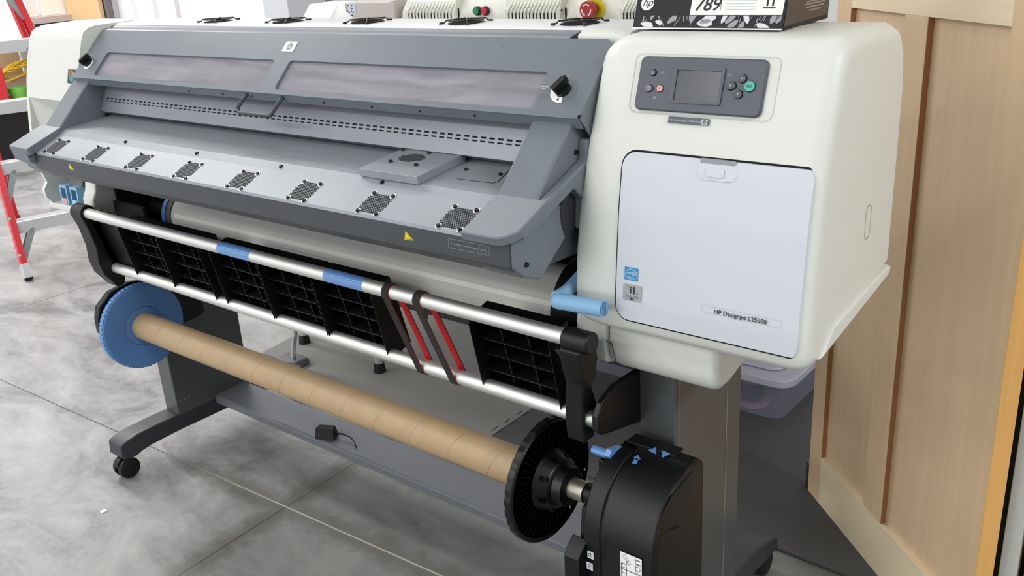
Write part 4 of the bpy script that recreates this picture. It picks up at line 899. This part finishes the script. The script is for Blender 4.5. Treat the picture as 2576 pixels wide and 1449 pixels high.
# ------------------------------------------------------------------ door leaf on the right
p0 = Vector((-.858, 2.295, .008)); u = Vector((.73371297, -.67945955, 0)); LWD = .752
F = Frame(p0, u, (0, 0, 1))
DO = thing('door_1', None, None, p0); DO['kind'] = 'structure'; DO['label'] = 'open pale oak panelled door leaf at the right'
mb = MB(); H2 = 2.02; tk = -.040
mb.plate(F, [(0, 0), (.067, 0), (.067, H2), (0, H2)], tk, 0); mb.plate(F, [(.302, .15), (.389, .15), (.389, 1.36), (.302, 1.36)], tk, 0); mb.plate(F, [(.648, 0), (LWD, 0), (LWD, H2), (.648, H2)], tk, 0); mb.build('stile', MOAK, DO, bevel=.001)
mb = MB(); mb.plate(F, [(.067, 0), (.648, 0), (.648, .15), (.067, .15)], tk, -.0004); mb.plate(F, [(.067, 1.36), (.648, 1.36), (.648, 1.50), (.067, 1.50)], tk, -.0004); mb.plate(F, [(.067, 1.86), (.648, 1.86), (.648, H2), (.067, H2)], tk, -.0004); mb.build('rail', MOAKH, DO, bevel=.001)
mb = MB(); mb.plate(F, [(.06, .10), (.31, .10), (.31, 1.40), (.06, 1.40)], -.028, -.014); mb.plate(F, [(.38, .10), (.655, .10), (.655, 1.40), (.38, 1.40)], -.028, -.014); mb.plate(F, [(.06, 1.45), (.655, 1.45), (.655, 1.9), (.06, 1.9)], -.028, -.014); mb.build('inset_panel', MOAK, DO)
mb = MB(); mb.plate(F, [(.0665, .15), (.0675, .15), (.0675, 1.36), (.0665, 1.36)], -.014, -.001); mb.plate(F, [(.3885, .15), (.3895, .15), (.3895, 1.36), (.3885, 1.36)], -.014, -.001); mb.build('reveal', MREVEAL_SHADE, DO)
mb = MB(); mb.plate(F, [(LWD - .0005, 0), (LWD + .0008, 0), (LWD + .0008, H2), (LWD - .0005, H2)], tk, 0); mb.build('door_edge', MOAK_WARMLIT, DO)
mb = MB(); mb.plate(F, [(-.026, .004), (.006, .004), (.006, .085), (-.026, .085)], -.02, -.004, 0)
for z in (.012, .058): mb.cyl(F.pt(-.012, z, .004), F.pt(-.012, z, -.004), .005, seg=12)
mb.cyl(F.pt(-.004, 0.006, -.02), F.pt(-.004, .088, -.02), .006, seg=12); mb.build('hinge', mat('hinge_steel', (110, 112, 112), .35, metal=.9), DO, bevel=.001)
# jamb and neighbouring leaf seen past the door's edge
q = atY(2510, 1449, 1.86); q2 = atY(2556, 1449, 1.86)
mb = MB(); mb.box(q.x, q2.x, 1.86, 1.90, 0, 2.2); tag(mb.build('trim_1', mat('jamb_grey', (186, 190, 186), .5), bevel=.002), kind='structure')
mb = MB(); mb.box(q2.x + .012, q2.x + .25, 1.87, 1.91, 0, 2.2); tag(mb.build('trim_2', MOAK_WARMLIT, bevel=.002), kind='structure')
mb = MB(); mb.box(q.x - .03, q2.x + .4, 1.93, 1.95, 0, 2.2); tag(mb.build('trim_3', MBK), kind='structure')

# dark closet floor mat, storage bin
MMAT = mat('mat_grey', (134, 134, 131), .75, bump=.25, bscale=400, var=.05, vscale=3)
mb = MB(); mb.prism([(-3.11, 2.04, 0), (-1.845, 2.02, 0), (-1.875, 4.0, 0), (-3.38, 4.0, 0)], (0, 0, .011)); tag(mb.build('floor_mat', MMAT, bevel=.003), 'grey rubber floor mat under the table, left of the seam', 'mat', 'mats behind the printer')
mb = MB(); mb.prism([(-1.842, 2.02, 0), (-.60, 1.985, 0), (-.05, 1.985, 0), (-.05, 4.0, 0), (-1.872, 4.0, 0)], (0, 0, .011)); tag(mb.build('floor_mat', mat('mat_dark', (76, 77, 78), .8, bump=.25, bscale=400), bevel=.003), 'dark grey rubber floor mat under the open door, right of the seam', 'mat', 'mats behind the printer')
mb = MB()
for k in range(7):
    y = 2.05 + k * .07
    for dx in (-.012, .012): mb.add([(-1.852 + dx, y, .0114), (-1.848 + dx, y, .0114), (-1.85 + dx - .002, y + .035, .0114), (-1.854 + dx - .002, y + .035, .0114)], [(0, 1, 2, 3)])
bpy.data.objects['floor_mat'].name = 'floor_mat'
mb.build('interlocking_seam', MSLOT, bpy.data.objects['floor_mat'])
bp = Vector((-1.50, 2.80, .011)); BN = thing('storage_bin', 'clear plastic storage bin with a pale lid on the floor behind the right leg', 'bin', bp)
def tub(mb, x0, x1, y0, y1, z0, z1, tp, r, t):
    n = 5; A = rr(x0 + tp, x1 - tp, y0 + tp, y1 - tp, r, n); B = rr(x0, x1, y0, y1, r, n); k = len(A)
    vs = [(x, y, z0) for x, y in A] + [(x, y, z1) for x, y in B]; mb.add(vs, [(i, (i + 1) % k, k + (i + 1) % k, k + i) for i in range(k)] + [tuple(range(k - 1, -1, -1))])
mb = MB(); tub(mb, -1.95, -1.06, 2.60, 3.05, .012, .155, .03, .05, .003); mb.build('bin_body', clear_plastic(), BN, ang=40)
mb = MB(); B = rr(-1.965, -1.045, 2.585, 3.065, .06, 5); mb.prism([(x, y, .15) for x, y in B], (0, 0, .03)); C_ = rr(-1.91, -1.10, 2.64, 3.01, .05, 5); mb.prism([(x, y, .18) for x, y in C_], (0, 0, .012)); mb.build('bin_lid', mat('lid_pale', (176, 178, 190), .45), BN, bevel=.006, seg=3)
for k, (x, y) in enumerate(((-1.22, 2.70), (-1.36, 2.69), (-1.50, 2.70), (-1.64, 2.69))):
    mb = MB(); mb.cyl((x, y, .016), (x, y, .036), .055, seg=28, m=0); mb.cyl((x, y, .036), (x, y, .11), .036, seg=24, m=1); mb.cyl((x, y, .11), (x, y, .125), .055, seg=28, m=0)
    lab = ('thread spool in the clear bin, nearest the door' , 'second thread spool from the door in the clear bin', 'third thread spool from the door in the clear bin', 'thread spool in the clear bin, farthest from the door')[k]
    tag(mb.build('thread_spool', [mat('spool_pink', (170, 140, 150), .5), mat('thread_purple', (52, 40, 80), .8)], bevel=.002), lab, 'spool', 'spools in the clear bin')

# ------------------------------------------------------------------ background: table with a white multi-needle machine
TBp = (-2.4, 2.75, .011); TB = thing('work_table', 'white work table on grey legs with black rubber feet behind the printer', 'table', TBp)
mb = MB(); mb.box(-3.45, -1.2, 2.12, 3.2, .72, .76); mb.build('table_top', mat('table_white', (224, 224, 222), .4), TB, bevel=.004)
for x, y in ((-3.03, 2.197), (-2.542, 2.175), (-1.40, 3.0), (-3.3, 3.05)):
    mb = MB(); mb.cyl((x, y, .045), (x + .01, y + .02, .725), .017, .024, seg=20); lg = mb.build('leg', mat('leg_light_grey', (176, 178, 180), .35, metal=.3), TB)
    mb = MB(); mb.cyl((x, y, .011), (x, y, .048), .025, .020, seg=20); mb.build('rubber_foot', MB_, lg)
EM = thing('embroidery_machine', 'cream embroidery machine with vents and buttons on the table behind', 'sewing machine', (-2.4, 2.7, .76))
MEM = mat('machine_cream', (226, 226, 216), .4); MEMG = mat('machine_taupe', (196, 188, 184), .45)
YF = 2.5
def bx(px, py): return atY(px, py, YF)
xa = bx(1008, 20).x
FE = Frame((0, YF, 1.3), (1, 0, 0), (0, 0, 1))
EP = [(YF, .762), (YF, 1.32), (YF + .006, 1.345), (YF + .03, 1.375), (YF + .075, 1.39), (3.1, 1.39), (3.1, .762)]
mb = MB(); mb.prismX(EP, xa, -1.25); EB = mb.build('machine_body', MEM, EM, bevel=.006, seg=3)
def fan_bank(x0, x1):                               # a bank of hooked cooling fins
    n = 14; w = x1 - x0
    mb = MB(); mb.box(x0 - .012, x1 + .012, YF - .016, YF + .004, 1.16, 1.352)
    mb.prismX([(YF - .016, 1.335), (YF - .004, 1.38), (YF + .05, 1.41), (YF + .05, 1.35)], x0 - .012, x1 + .012)
    vb_ = mb.build('vent_bank', MEM, EM, bevel=.004)
    mb = MB()
    for k in range(n):
        x = x0 + w * (k + .5) / n; mb.box(x - .0022, x + .0022, YF - .0168, YF - .014, 1.18, 1.337)
    mb.build('vent_slots', MSLOT, vb_)
    mb = MB()
    for k in range(n):
        x = x0 + w * (k + .5) / n; mb.tube([(x - .002, YF - .019, 1.338), (x + .003, YF - .017, 1.350), (x + .009, YF - .008, 1.366), (x + .012, YF + .006, 1.385)], .004, 6)
    mb.build('vent_fins', MEM, vb_)
fan_bank(bx(1032, 30).x, bx(1146, 30).x); fan_bank(bx(1283, 30).x, bx(1408, 30).x); fan_bank(bx(1572, 30).x, bx(1690, 30).x)
mb = MB()
for px in (1153, 1423): x = bx(px, 30).x; mb.box(x - .0025, x + .0025, YF - .001, YF + .002, 1.0, 1.352)
mb.build('body_seam', MSLOT, EM)
for (px, py, m, lab) in ((1203, 27, mat('start_green', (22, 140, 84), .4), 'round green push button'), (1223, 27, mat('stop_red', (196, 34, 62), .4), 'round red push button')):
    p = bx(px, py); mb = MB(); mb.cyl(p + Vector((0, .002, 0)), p + Vector((0, -.010, 0)), .0155, seg=24, m=1); mb.cyl(p + Vector((0, -.008, 0)), p + Vector((0, -.016, 0)), .0125, seg=24); mb.build('push_button', [m, MBLK], EM, bevel=.001)['label'] = lab
p = bx(1497, 22); mb = MB(); mb.cyl(p + Vector((0, .002, 0)), p + Vector((0, -.008, 0)), .036, seg=36, m=1); mb.cyl(p + Vector((0, -.008, 0)), p + Vector((0, -.030, 0)), .019, seg=28, m=2); mb.cyl(p + Vector((0, -.026, 0)), p + Vector((0, -.048, 0)), .0275, .0255, seg=32, m=0)
G = Frame(p + Vector((0, -.0482, 0)), (1, 0, 0), (0, 0, 1))
for k in range(3): mb.plate(G, [(r * math.cos(t), r * math.sin(t)) for r, ts in ((.0145, range(-40, 41, 8)), (.0185, range(40, -41, -8))) for t in [math.radians(90 + 120 * k + a) for a in ts]], -.001, .0012, 3)
mb.build('stop_button', [mat('mushroom_red', (178, 44, 48), .4), MYEL, mat('stem_dark_red', (96, 24, 28), .5), MWHITE], EM)['label'] = 'red mushroom stop button on a yellow disc'
YC = 2.5
c0, c1 = atY(845, 46, YC), atY(1016, 40, YC)
mb = MB(); mb.prismX([(YC, 1.318), (YC, 1.375), (YC + .10, 1.378), (YC + .10, 1.318)], atY(870, 30, YC).x, atY(985, 30, YC).x); mb.box(atY(985, 30, YC).x, xa - .03, YC - .004, YC + .1, 1.318, 1.382); mb.box(-3.2, xa, YC + .004, YC + .3, .762, 1.318)
AMB = mb.build('side_arm', MEMG, EM, bevel=.003)
xl, xm = atY(783, 45, YC).x, atY(852, 45, YC).x; xt0, xt1 = atY(800, 10, YC).x, atY(872, 9, YC).x
mb = MB(); mb.add([(xl, YC - .05, 1.302), (xm, YC - .05, 1.302), (xm, YC - .05, 1.316), (xl, YC - .05, 1.316), (xt1 - .05, YC, 1.372), (xt0 - .05, YC, 1.372), (xl, YC + .1, 1.302), (xt1 + .03, YC + .1, 1.302), (xt1 + .03, YC + .1, 1.374), (xt0 - .05, YC + .1, 1.374), (xt1 + .03, YC, 1.372), (xt1 + .03, YC, 1.32), (xm + .05, YC - .03, 1.302)],
       [(0, 1, 2, 3), (3, 2, 4, 5), (2, 1, 12, 11, 10, 4), (5, 4, 10, 8, 9), (0, 3, 5, 9, 6)]); mb.build('control_head', [mat('head_white', (238, 236, 234), .4)], EM)
G = Frame((0, YC - .0008, 1.345), (1, 0, 0), (0, 0, 1)); mb = MB(); q = G.px(883, 22); flat(mb, G, rr(q[0] - .026, q[0] + .026, q[1] - .022, q[1] + .022, .002), .0002, 1)
for s in (-1, 1):
    cx = q[0] + s * .011; stroke(mb, G, [(cx + .011 * math.cos(t), q[1] + .014 * math.sin(t)) for t in [math.radians(a) for a in range(70, 291, 20)]], .003, .0006, 0)
    if s == 1: stroke(mb, G, [(cx - .010, q[1]), (cx, q[1])], .003, .0006, 0)
mb.build('conformity_mark', [mat('mark_blue', (64, 76, 120), .5), mat('mark_pale', (206, 212, 226), .5)], EM)

# bent chrome stand and grey pedal on the mat
pc_ = atZ(742, 918, .02); PD = thing('chrome_stand', 'bent chrome post on a dark base standing on the grey mat', 'stand', (pc_.x, pc_.y, .011))
mb = MB(); x, y = pc_.x, pc_.y; mb.tube([(x - .012, y + .005, .035), (x - .012, y + .008, .07), (x - .006, y + .012, .10), (x + .004, y + .02, .15), (x + .006, y + .03, .30), (x + .006, y + .04, .55)], .0105, 16); mb.build('post', mat('chrome', (200, 200, 202), .12, metal=1), PD, ang=60)
mb = MB(); mb.prismX([(y - .05, .012), (y - .05, .034), (y - .035, .042), (y + .04, .044), (y + .055, .036), (y + .055, .012)], x - .085, x + .03); mb.build('base', mat('base_grey', (96, 98, 102), .4), PD, bevel=.008, seg=3)

# white board on the back wall that burns out in the picture
def bk(px, py, Y): return atY(px, py, Y)
xa_, xb_ = bk(452, 20, 3.9).x, bk(684, 20, 3.9).x
mb = MB(); mb.box(xa_, xb_, 3.9, 3.96, 0, 2.4); BRD = tag(mb.build('white_banner_board', mat('board_white', (250, 250, 250), .6), bevel=.004), 'tall bright white board leaning on the ribbed back wall', 'board')
mb = MB(); xg0, xg1 = bk(728, 20, 3.9).x, bk(790, 20, 3.9).x; mb.box(xg0, xg1, 3.7, 4.0, 0, 2.6); tag(mb.build('grey_locker', mat('locker_grey', (198, 201, 206), .5), bevel=.006), 'pale grey steel locker beside the white board', 'locker')
mb = MB(); x = bk(706, 20, 3.85).x - .14; mb.tube([(x - .02, 3.86, 1.7), (x - .035, 3.86, 1.3), (x - .01, 3.86, 1.05), (x + .06, 3.86, .95), (x + .12, 3.86, 1.0)], .008, 6); tag(mb.build('hanging_cord', MDG), 'thin dark cord hanging beside the white board', 'cord')

# shelving on the left with cartons and panels
SX = -7.95
def sx(px, py, X=SX): return atX(px, py, X)
SH = thing('storage_rack', 'dark storage rack with a taupe shelf edge in the far left corner', 'rack', (SX - .2, 3.4, 0))
b = sx(208, 48); z0 = sx(150, 55).z; z1 = sx(150, 38).z
mb = MB(); mb.box(SX - .5, SX, 3.56, b.y, z0, z1); mb.build('shelf_edge', mat('shelf_taupe', (190, 176, 170), .6), SH, bevel=.003)
mb = MB(); mb.box(SX - .48, SX - .06, 3.82, b.y - .02, 0, z0); mb.build('lower_bay', mat('bay_dark', (46, 40, 44), .8), SH)
mb = MB(); x0, x1 = atY(186, 20, 4.0).x, atY(276, 20, 4.0).x; zb = atY(230, 55, 4.0).z
mb = MB(); mb.box(x0, x1, 3.98, 4.02, .02, 2.0); mb.build('rack_back', mat('rack_dark', (112, 104, 106), .7), SH)
mb = MB(); mb.box(x0, x1 - .04, 3.93, 3.97, zb, zb + .6); tag(mb.build('cardboard_box', mat('carton_kraft', (214, 180, 134), .7), bevel=.006), 'flat brown cardboard box on the rack beside the ribbed wall', 'box')
for pa, pb, lab in ((66, 97, 'white foam board standing on the taupe shelf, nearest the ladder rail'), (100, 189, 'white foam board standing on the taupe shelf beside the cardboard box')):
    y0, y1 = sx(pa, 20, SX - .1).y, sx(pb, 20, SX - .1).y; mb = MB(); mb.box(SX - .13, SX - .1, y0 + .012, y1 - .012, z1 + .001, z1 + .7); tag(mb.build('foam_board', mat('panel_ivory', (246, 244, 238), .5), bevel=.002), lab, 'board', 'white boards on the taupe shelf')
mb = MB(); y1 = sx(62, 60, SX - .02).y; mb.box(SX - .06, SX - .02, 2.3, min(y1, 3.55), sx(20, 128).z, 2.1); mb_ = mb
# low bench with odds and ends
BX = -7.96
yb0, yb1 = 2.6, 3.80; zb_ = sx(46, 248, BX - .14).z
BE = thing('low_bench', 'low dark bench behind the ladder holding a bucket and a coiled cord', 'bench', (BX - .3, 3.05, 0))
mb = MB(); mb.box(BX - .55, BX, yb0, yb1, zb_ - .07, zb_); mb.build('bench_top', mat('bench_grey', (104, 96, 98), .6), BE, bevel=.006)
mb = MB(); mb.box(BX - .55, BX - .03, yb0, yb1, 0, zb_ - .07); mb.build('bench_body', mat('bench_black', (22, 18, 20), .8), BE)
zc = sx(30, 128, BX - .5).z
mb_.build('white_side_panel', mat('board_bright', (248, 250, 252), .5), SH)['label'] = 'wide white side panel'
p = sx(48, 246, BX - .12); mb = MB(); h = sx(46, 219, BX - .12).z - zb_; R_ = .075
vs = [(p.x + r * math.cos(t), p.y + r * math.sin(t), z) for z, r in ((zb_, R_ * .78), (zb_ + h, R_), (zb_ + h, R_ * .95), (zb_ + .008, R_ * .74)) for t in [2 * PI * i / 28 for i in range(28)]]
mb.add(vs, [(j * 28 + i, j * 28 + (i + 1) % 28, (j + 1) * 28 + (i + 1) % 28, (j + 1) * 28 + i) for j in range(3) for i in range(28)] + [tuple(range(84, 112)), tuple(range(27, -1, -1))]); tag(mb.build('green_bucket', mat('bucket_green', (128, 206, 84), .4)), 'small lime green bucket on the low bench', 'bucket')
p = sx(45, 215, BX - .32); mb = MB(); zs = sx(45, 192, BX - .32).z; mb.prism([(p.x, p.y - .16, zb_), (p.x, p.y + .24, zb_), (p.x, p.y + .20, zs - .03), (p.x, p.y + .05, zs), (p.x, p.y - .12, zs - .02)], (-.12, 0, 0)); tag(mb.build('paper_sack', mat('sack_tan', (206, 180, 154), .8), bevel=.02, seg=3), 'tan paper sack slumped under the yellow cord', 'sack')
mb = MB(); c = sx(48, 182, BX - .36)
for k in range(6):
    r = .10 + .014 * (k % 4); mb.tube([c + Vector((.03 * math.sin(t * 2 + k) + .014 * (k - 3), r * 1.35 * math.cos(t), .01 + r * .42 * math.sin(t) + .035 * math.cos(t) + .014 * math.cos(t * 3 + k))) for t in [2 * PI * i / 30 for i in range(30)]], .0085, 8, 0, True)
tag(mb.build('extension_cord', mat('cord_yellow', (232, 190, 48), .5)), 'coil of yellow extension cord lying on the paper sack', 'cord')
y0, y1, y2 = sx(2, 165, BX - .53).y, sx(54, 165, BX - .53).y, sx(88, 160, BX - .53).y; zt_ = sx(30, 120, BX - .53).z
mb = MB(); mb.box(BX - .545, BX - .525, y0 - .1, y1, zb_, zt_ + .1); tag(mb.build('cardboard_sheet', mat('sheet_kraft', (214, 184, 148), .7)), 'brown cardboard sheet standing behind the yellow cord', 'cardboard')
mb = MB(); mb.box(BX - .545, BX - .525, y1 + .015, y2, zb_, zt_ + .1); tag(mb.build('white_sheet', MWHITE), 'white sheet standing beside the brown cardboard sheet', 'sheet')
y0, y1 = sx(-20, 205, BX - .02).y, sx(20, 230, BX - .02).y; mb = MB(); mb.box(BX - .22, BX - .02, y0, y1, zb_, sx(8, 168, BX - .02).z); tag(mb.build('red_tool_case', mat('tool_red', (206, 40, 50), .4), bevel=.01, seg=3), 'glossy red tool case at the end of the low bench', 'tool case')

# ------------------------------------------------------------------ red step ladder
LD = thing('step_ladder', 'red fibreglass step ladder with aluminium steps left of the printer', 'ladder', (-5.0, 2.2, 0))
MGALV = mat('galvanised', (150, 158, 160), .4, metal=.5); MFG = mat('fibreglass_red', (212, 36, 48), .35); MLAD = mat('ladder_aluminium', (206, 208, 210), .4, metal=.25)
d = Vector((.2124, .9772, 0)).normalized(); nrm = Vector((d.y, -d.x, 0)); FL0 = Vector((-5.07, 1.94, 0)); WD = .60
def railpt(side, z): return (FL0 + Vector((-.3 * z, .10 * z, z))) if side == 0 else (FL0 + d * WD + Vector((-.3 * z, -.10 * z, z)))
for side in (0, 1):
    sg = 1 if side == 0 else -1; P0, P1 = railpt(side, .045), railpt(side, 2.05); mb = MB()
    up = (P1 - P0).normalized(); a = d * sg; b = up.cross(a).normalized()
    if b.dot(nrm) < 0: b = -b
    sec = [(-.004, -.036), (.026, -.036), (.026, -.031), (.0, -.031), (.0, .031), (.026, .031), (.026, .036), (-.004, .036)]
    mb.prism([P0 + a * i + b * j for i, j in sec], P1 - P0); rl = mb.build('front_rail', MFG, LD)
    mb = MB(); Q = railpt(side, .0); mb.prism([Q + a * i * 1.15 + b * j * 1.12 for i, j in ((-.004, -.036), (.026, -.036), (.026, .036), (-.004, .036))], railpt(side, .085) - Q, 0); mb.prism([Q + a * i * 1.3 + b * j * 1.2 for i, j in ((-.004, -.036), (.026, -.036), (.026, .036), (-.004, .036))], Vector((0, 0, .012)), 1); mb.build('shoe', [MLAD, MB_], rl)
    mb = MB()
    for z in (.13, .32, .60, .63): q = railpt(side, z) + b * .036; mb.cyl(q, q + b * .006, .009, .006, seg=14)
    mb.build('rivets', MWASH, rl)
    R0 = FL0 + (d * WD if side else Vector()) + Vector((-1.388, .563 if side == 0 else .50, 0)); R1_ = railpt(side, 2.0) + Vector((-.03, 0, 0)); mb = MB(); mb.prism([R0 + a * i + Vector((j, 0, 0)) for i, j in ((0, -.018), (.022, -.018), (.022, .018), (0, .018))], R1_ - R0, 0); rr2 = mb.build('rear_rail', MFG, LD)
    mb = MB(); mb.prism([R0 + a * i * 1.2 + Vector((j * 1.2, 0, 0)) for i, j in ((0, -.018), (.022, -.018), (.022, .018), (0, .018))], Vector((0, 0, .03))); mb.build('rear_shoe', MB_, rr2)
for k in range(1, 7):
    z = .305 * k; A, B = railpt(0, z) + d * .0, railpt(1, z); mb = MB()
    sec = [(.036, .0), (.030, .004), (-.045, .004), (-.045, -.045), (-.041, -.045), (-.041, 0), (.032, 0), (.032, -.062), (.036, -.062)]
    mb.prism([A + nrm * i + Vector((0, 0, j)) for i, j in sec], B - A); st = mb.build('step', MLAD, LD, bevel=.0006)
    for s in (0, 1):
        mb = MB(); q0 = A.lerp(B, .17 if s == 0 else .83) + Vector((0, 0, -.05)) + nrm * .03; q1 = railpt(s, z - .20) + nrm * .02
        q1 = q1 + d * (.012 if s == 0 else -.012)
        w = nrm * .004; v = (q1 - q0).normalized(); hh = v.cross(nrm).normalized() * .016
        mb.obox((q0 + q1) / 2, w, hh, (q1 - q0) / 2)
        mb.obox((q0 + q1) / 2 - nrm * .05, w, hh * .7, (q1 - q0) / 2)
        mb.cyl(q0, q0 + nrm * .011, .009, seg=12)
        mb.build('step_brace', MGALV, st)

# scrap of paper and a chip on the floor
p = atZ(260, 1287, .001); mb = MB(); mb.prism([(p.x - .008, p.y - .006, 0.0005), (p.x + .006, p.y - .008, 0.0005), (p.x + .009, p.y + .006, 0.0005), (p.x - .004, p.y + .009, 0.0005)], (.001, .002, .004)); tag(mb.build('paper_scrap', MWHITE), 'tiny pale scrap of paper on the concrete before the castor', 'scrap')

# ------------------------------------------------------------------ light
def lamp(x, y, z, sx_, sy_, power, col=(1, .985, .96), rotz=0):
    L = bpy.data.lights.new('strip_light', 'AREA'); L.shape = 'RECTANGLE'; L.size = sx_; L.size_y = sy_; L.energy = power; L.color = col
    o = bpy.data.objects.new('strip_light', L); COL.objects.link(o); o.location = (x, y, z); o.rotation_euler = (0, 0, rotz)
for (x, y, sx_, sy_, pw) in (
        (-7.2, 2.2, 2.4, .6, 400), (-4.6, 2.9, 2.4, .6, 120), (-1.6, 3.2, 2.4, .6, 30),
        (-7.0, -1.2, 2.4, .6, 230), (-3.6, -1.6, 2.4, .6, 60), (.4, -1.8, 2.4, .6, 40), (4.4, .2, .6, 2.4, 760),
        (-6.4, -5.0, 2.4, .8, 330), (-2.8, -4.6, 2.4, .8, 290), (1.2, -5.4, 2.4, .8, 130), (-3.2, -7.6, 2.4, .8, 420)):
    lamp(x, y, 4.5, sx_, sy_, pw)
# added low fill in front of the closed front wall, no opening there
L = bpy.data.lights.new('front_fill', 'AREA'); L.shape = 'RECTANGLE'; L.size = 7.5; L.size_y = 2.6; L.energy = 480; L.color = (.97, .985, 1)
o = bpy.data.objects.new('front_fill', L); COL.objects.link(o); o.location = (-3.6, -9.6, 1.6); o.rotation_euler = (PI / 2, 0, 0)
w = bpy.data.worlds.new('world'); sc.world = w; w.use_nodes = True
w.node_tree.nodes['Background'].inputs['Color'].default_value = (.9, .95, 1, 1); w.node_tree.nodes['Background'].inputs['Strength'].default_value = .3
sc.view_settings.view_transform = 'Standard'; sc.view_settings.look = 'None'; sc.view_settings.gamma = 1; sc.view_settings.exposure = -1.35
sc.cycles.use_denoising = True
sc.cycles.max_bounces = 8
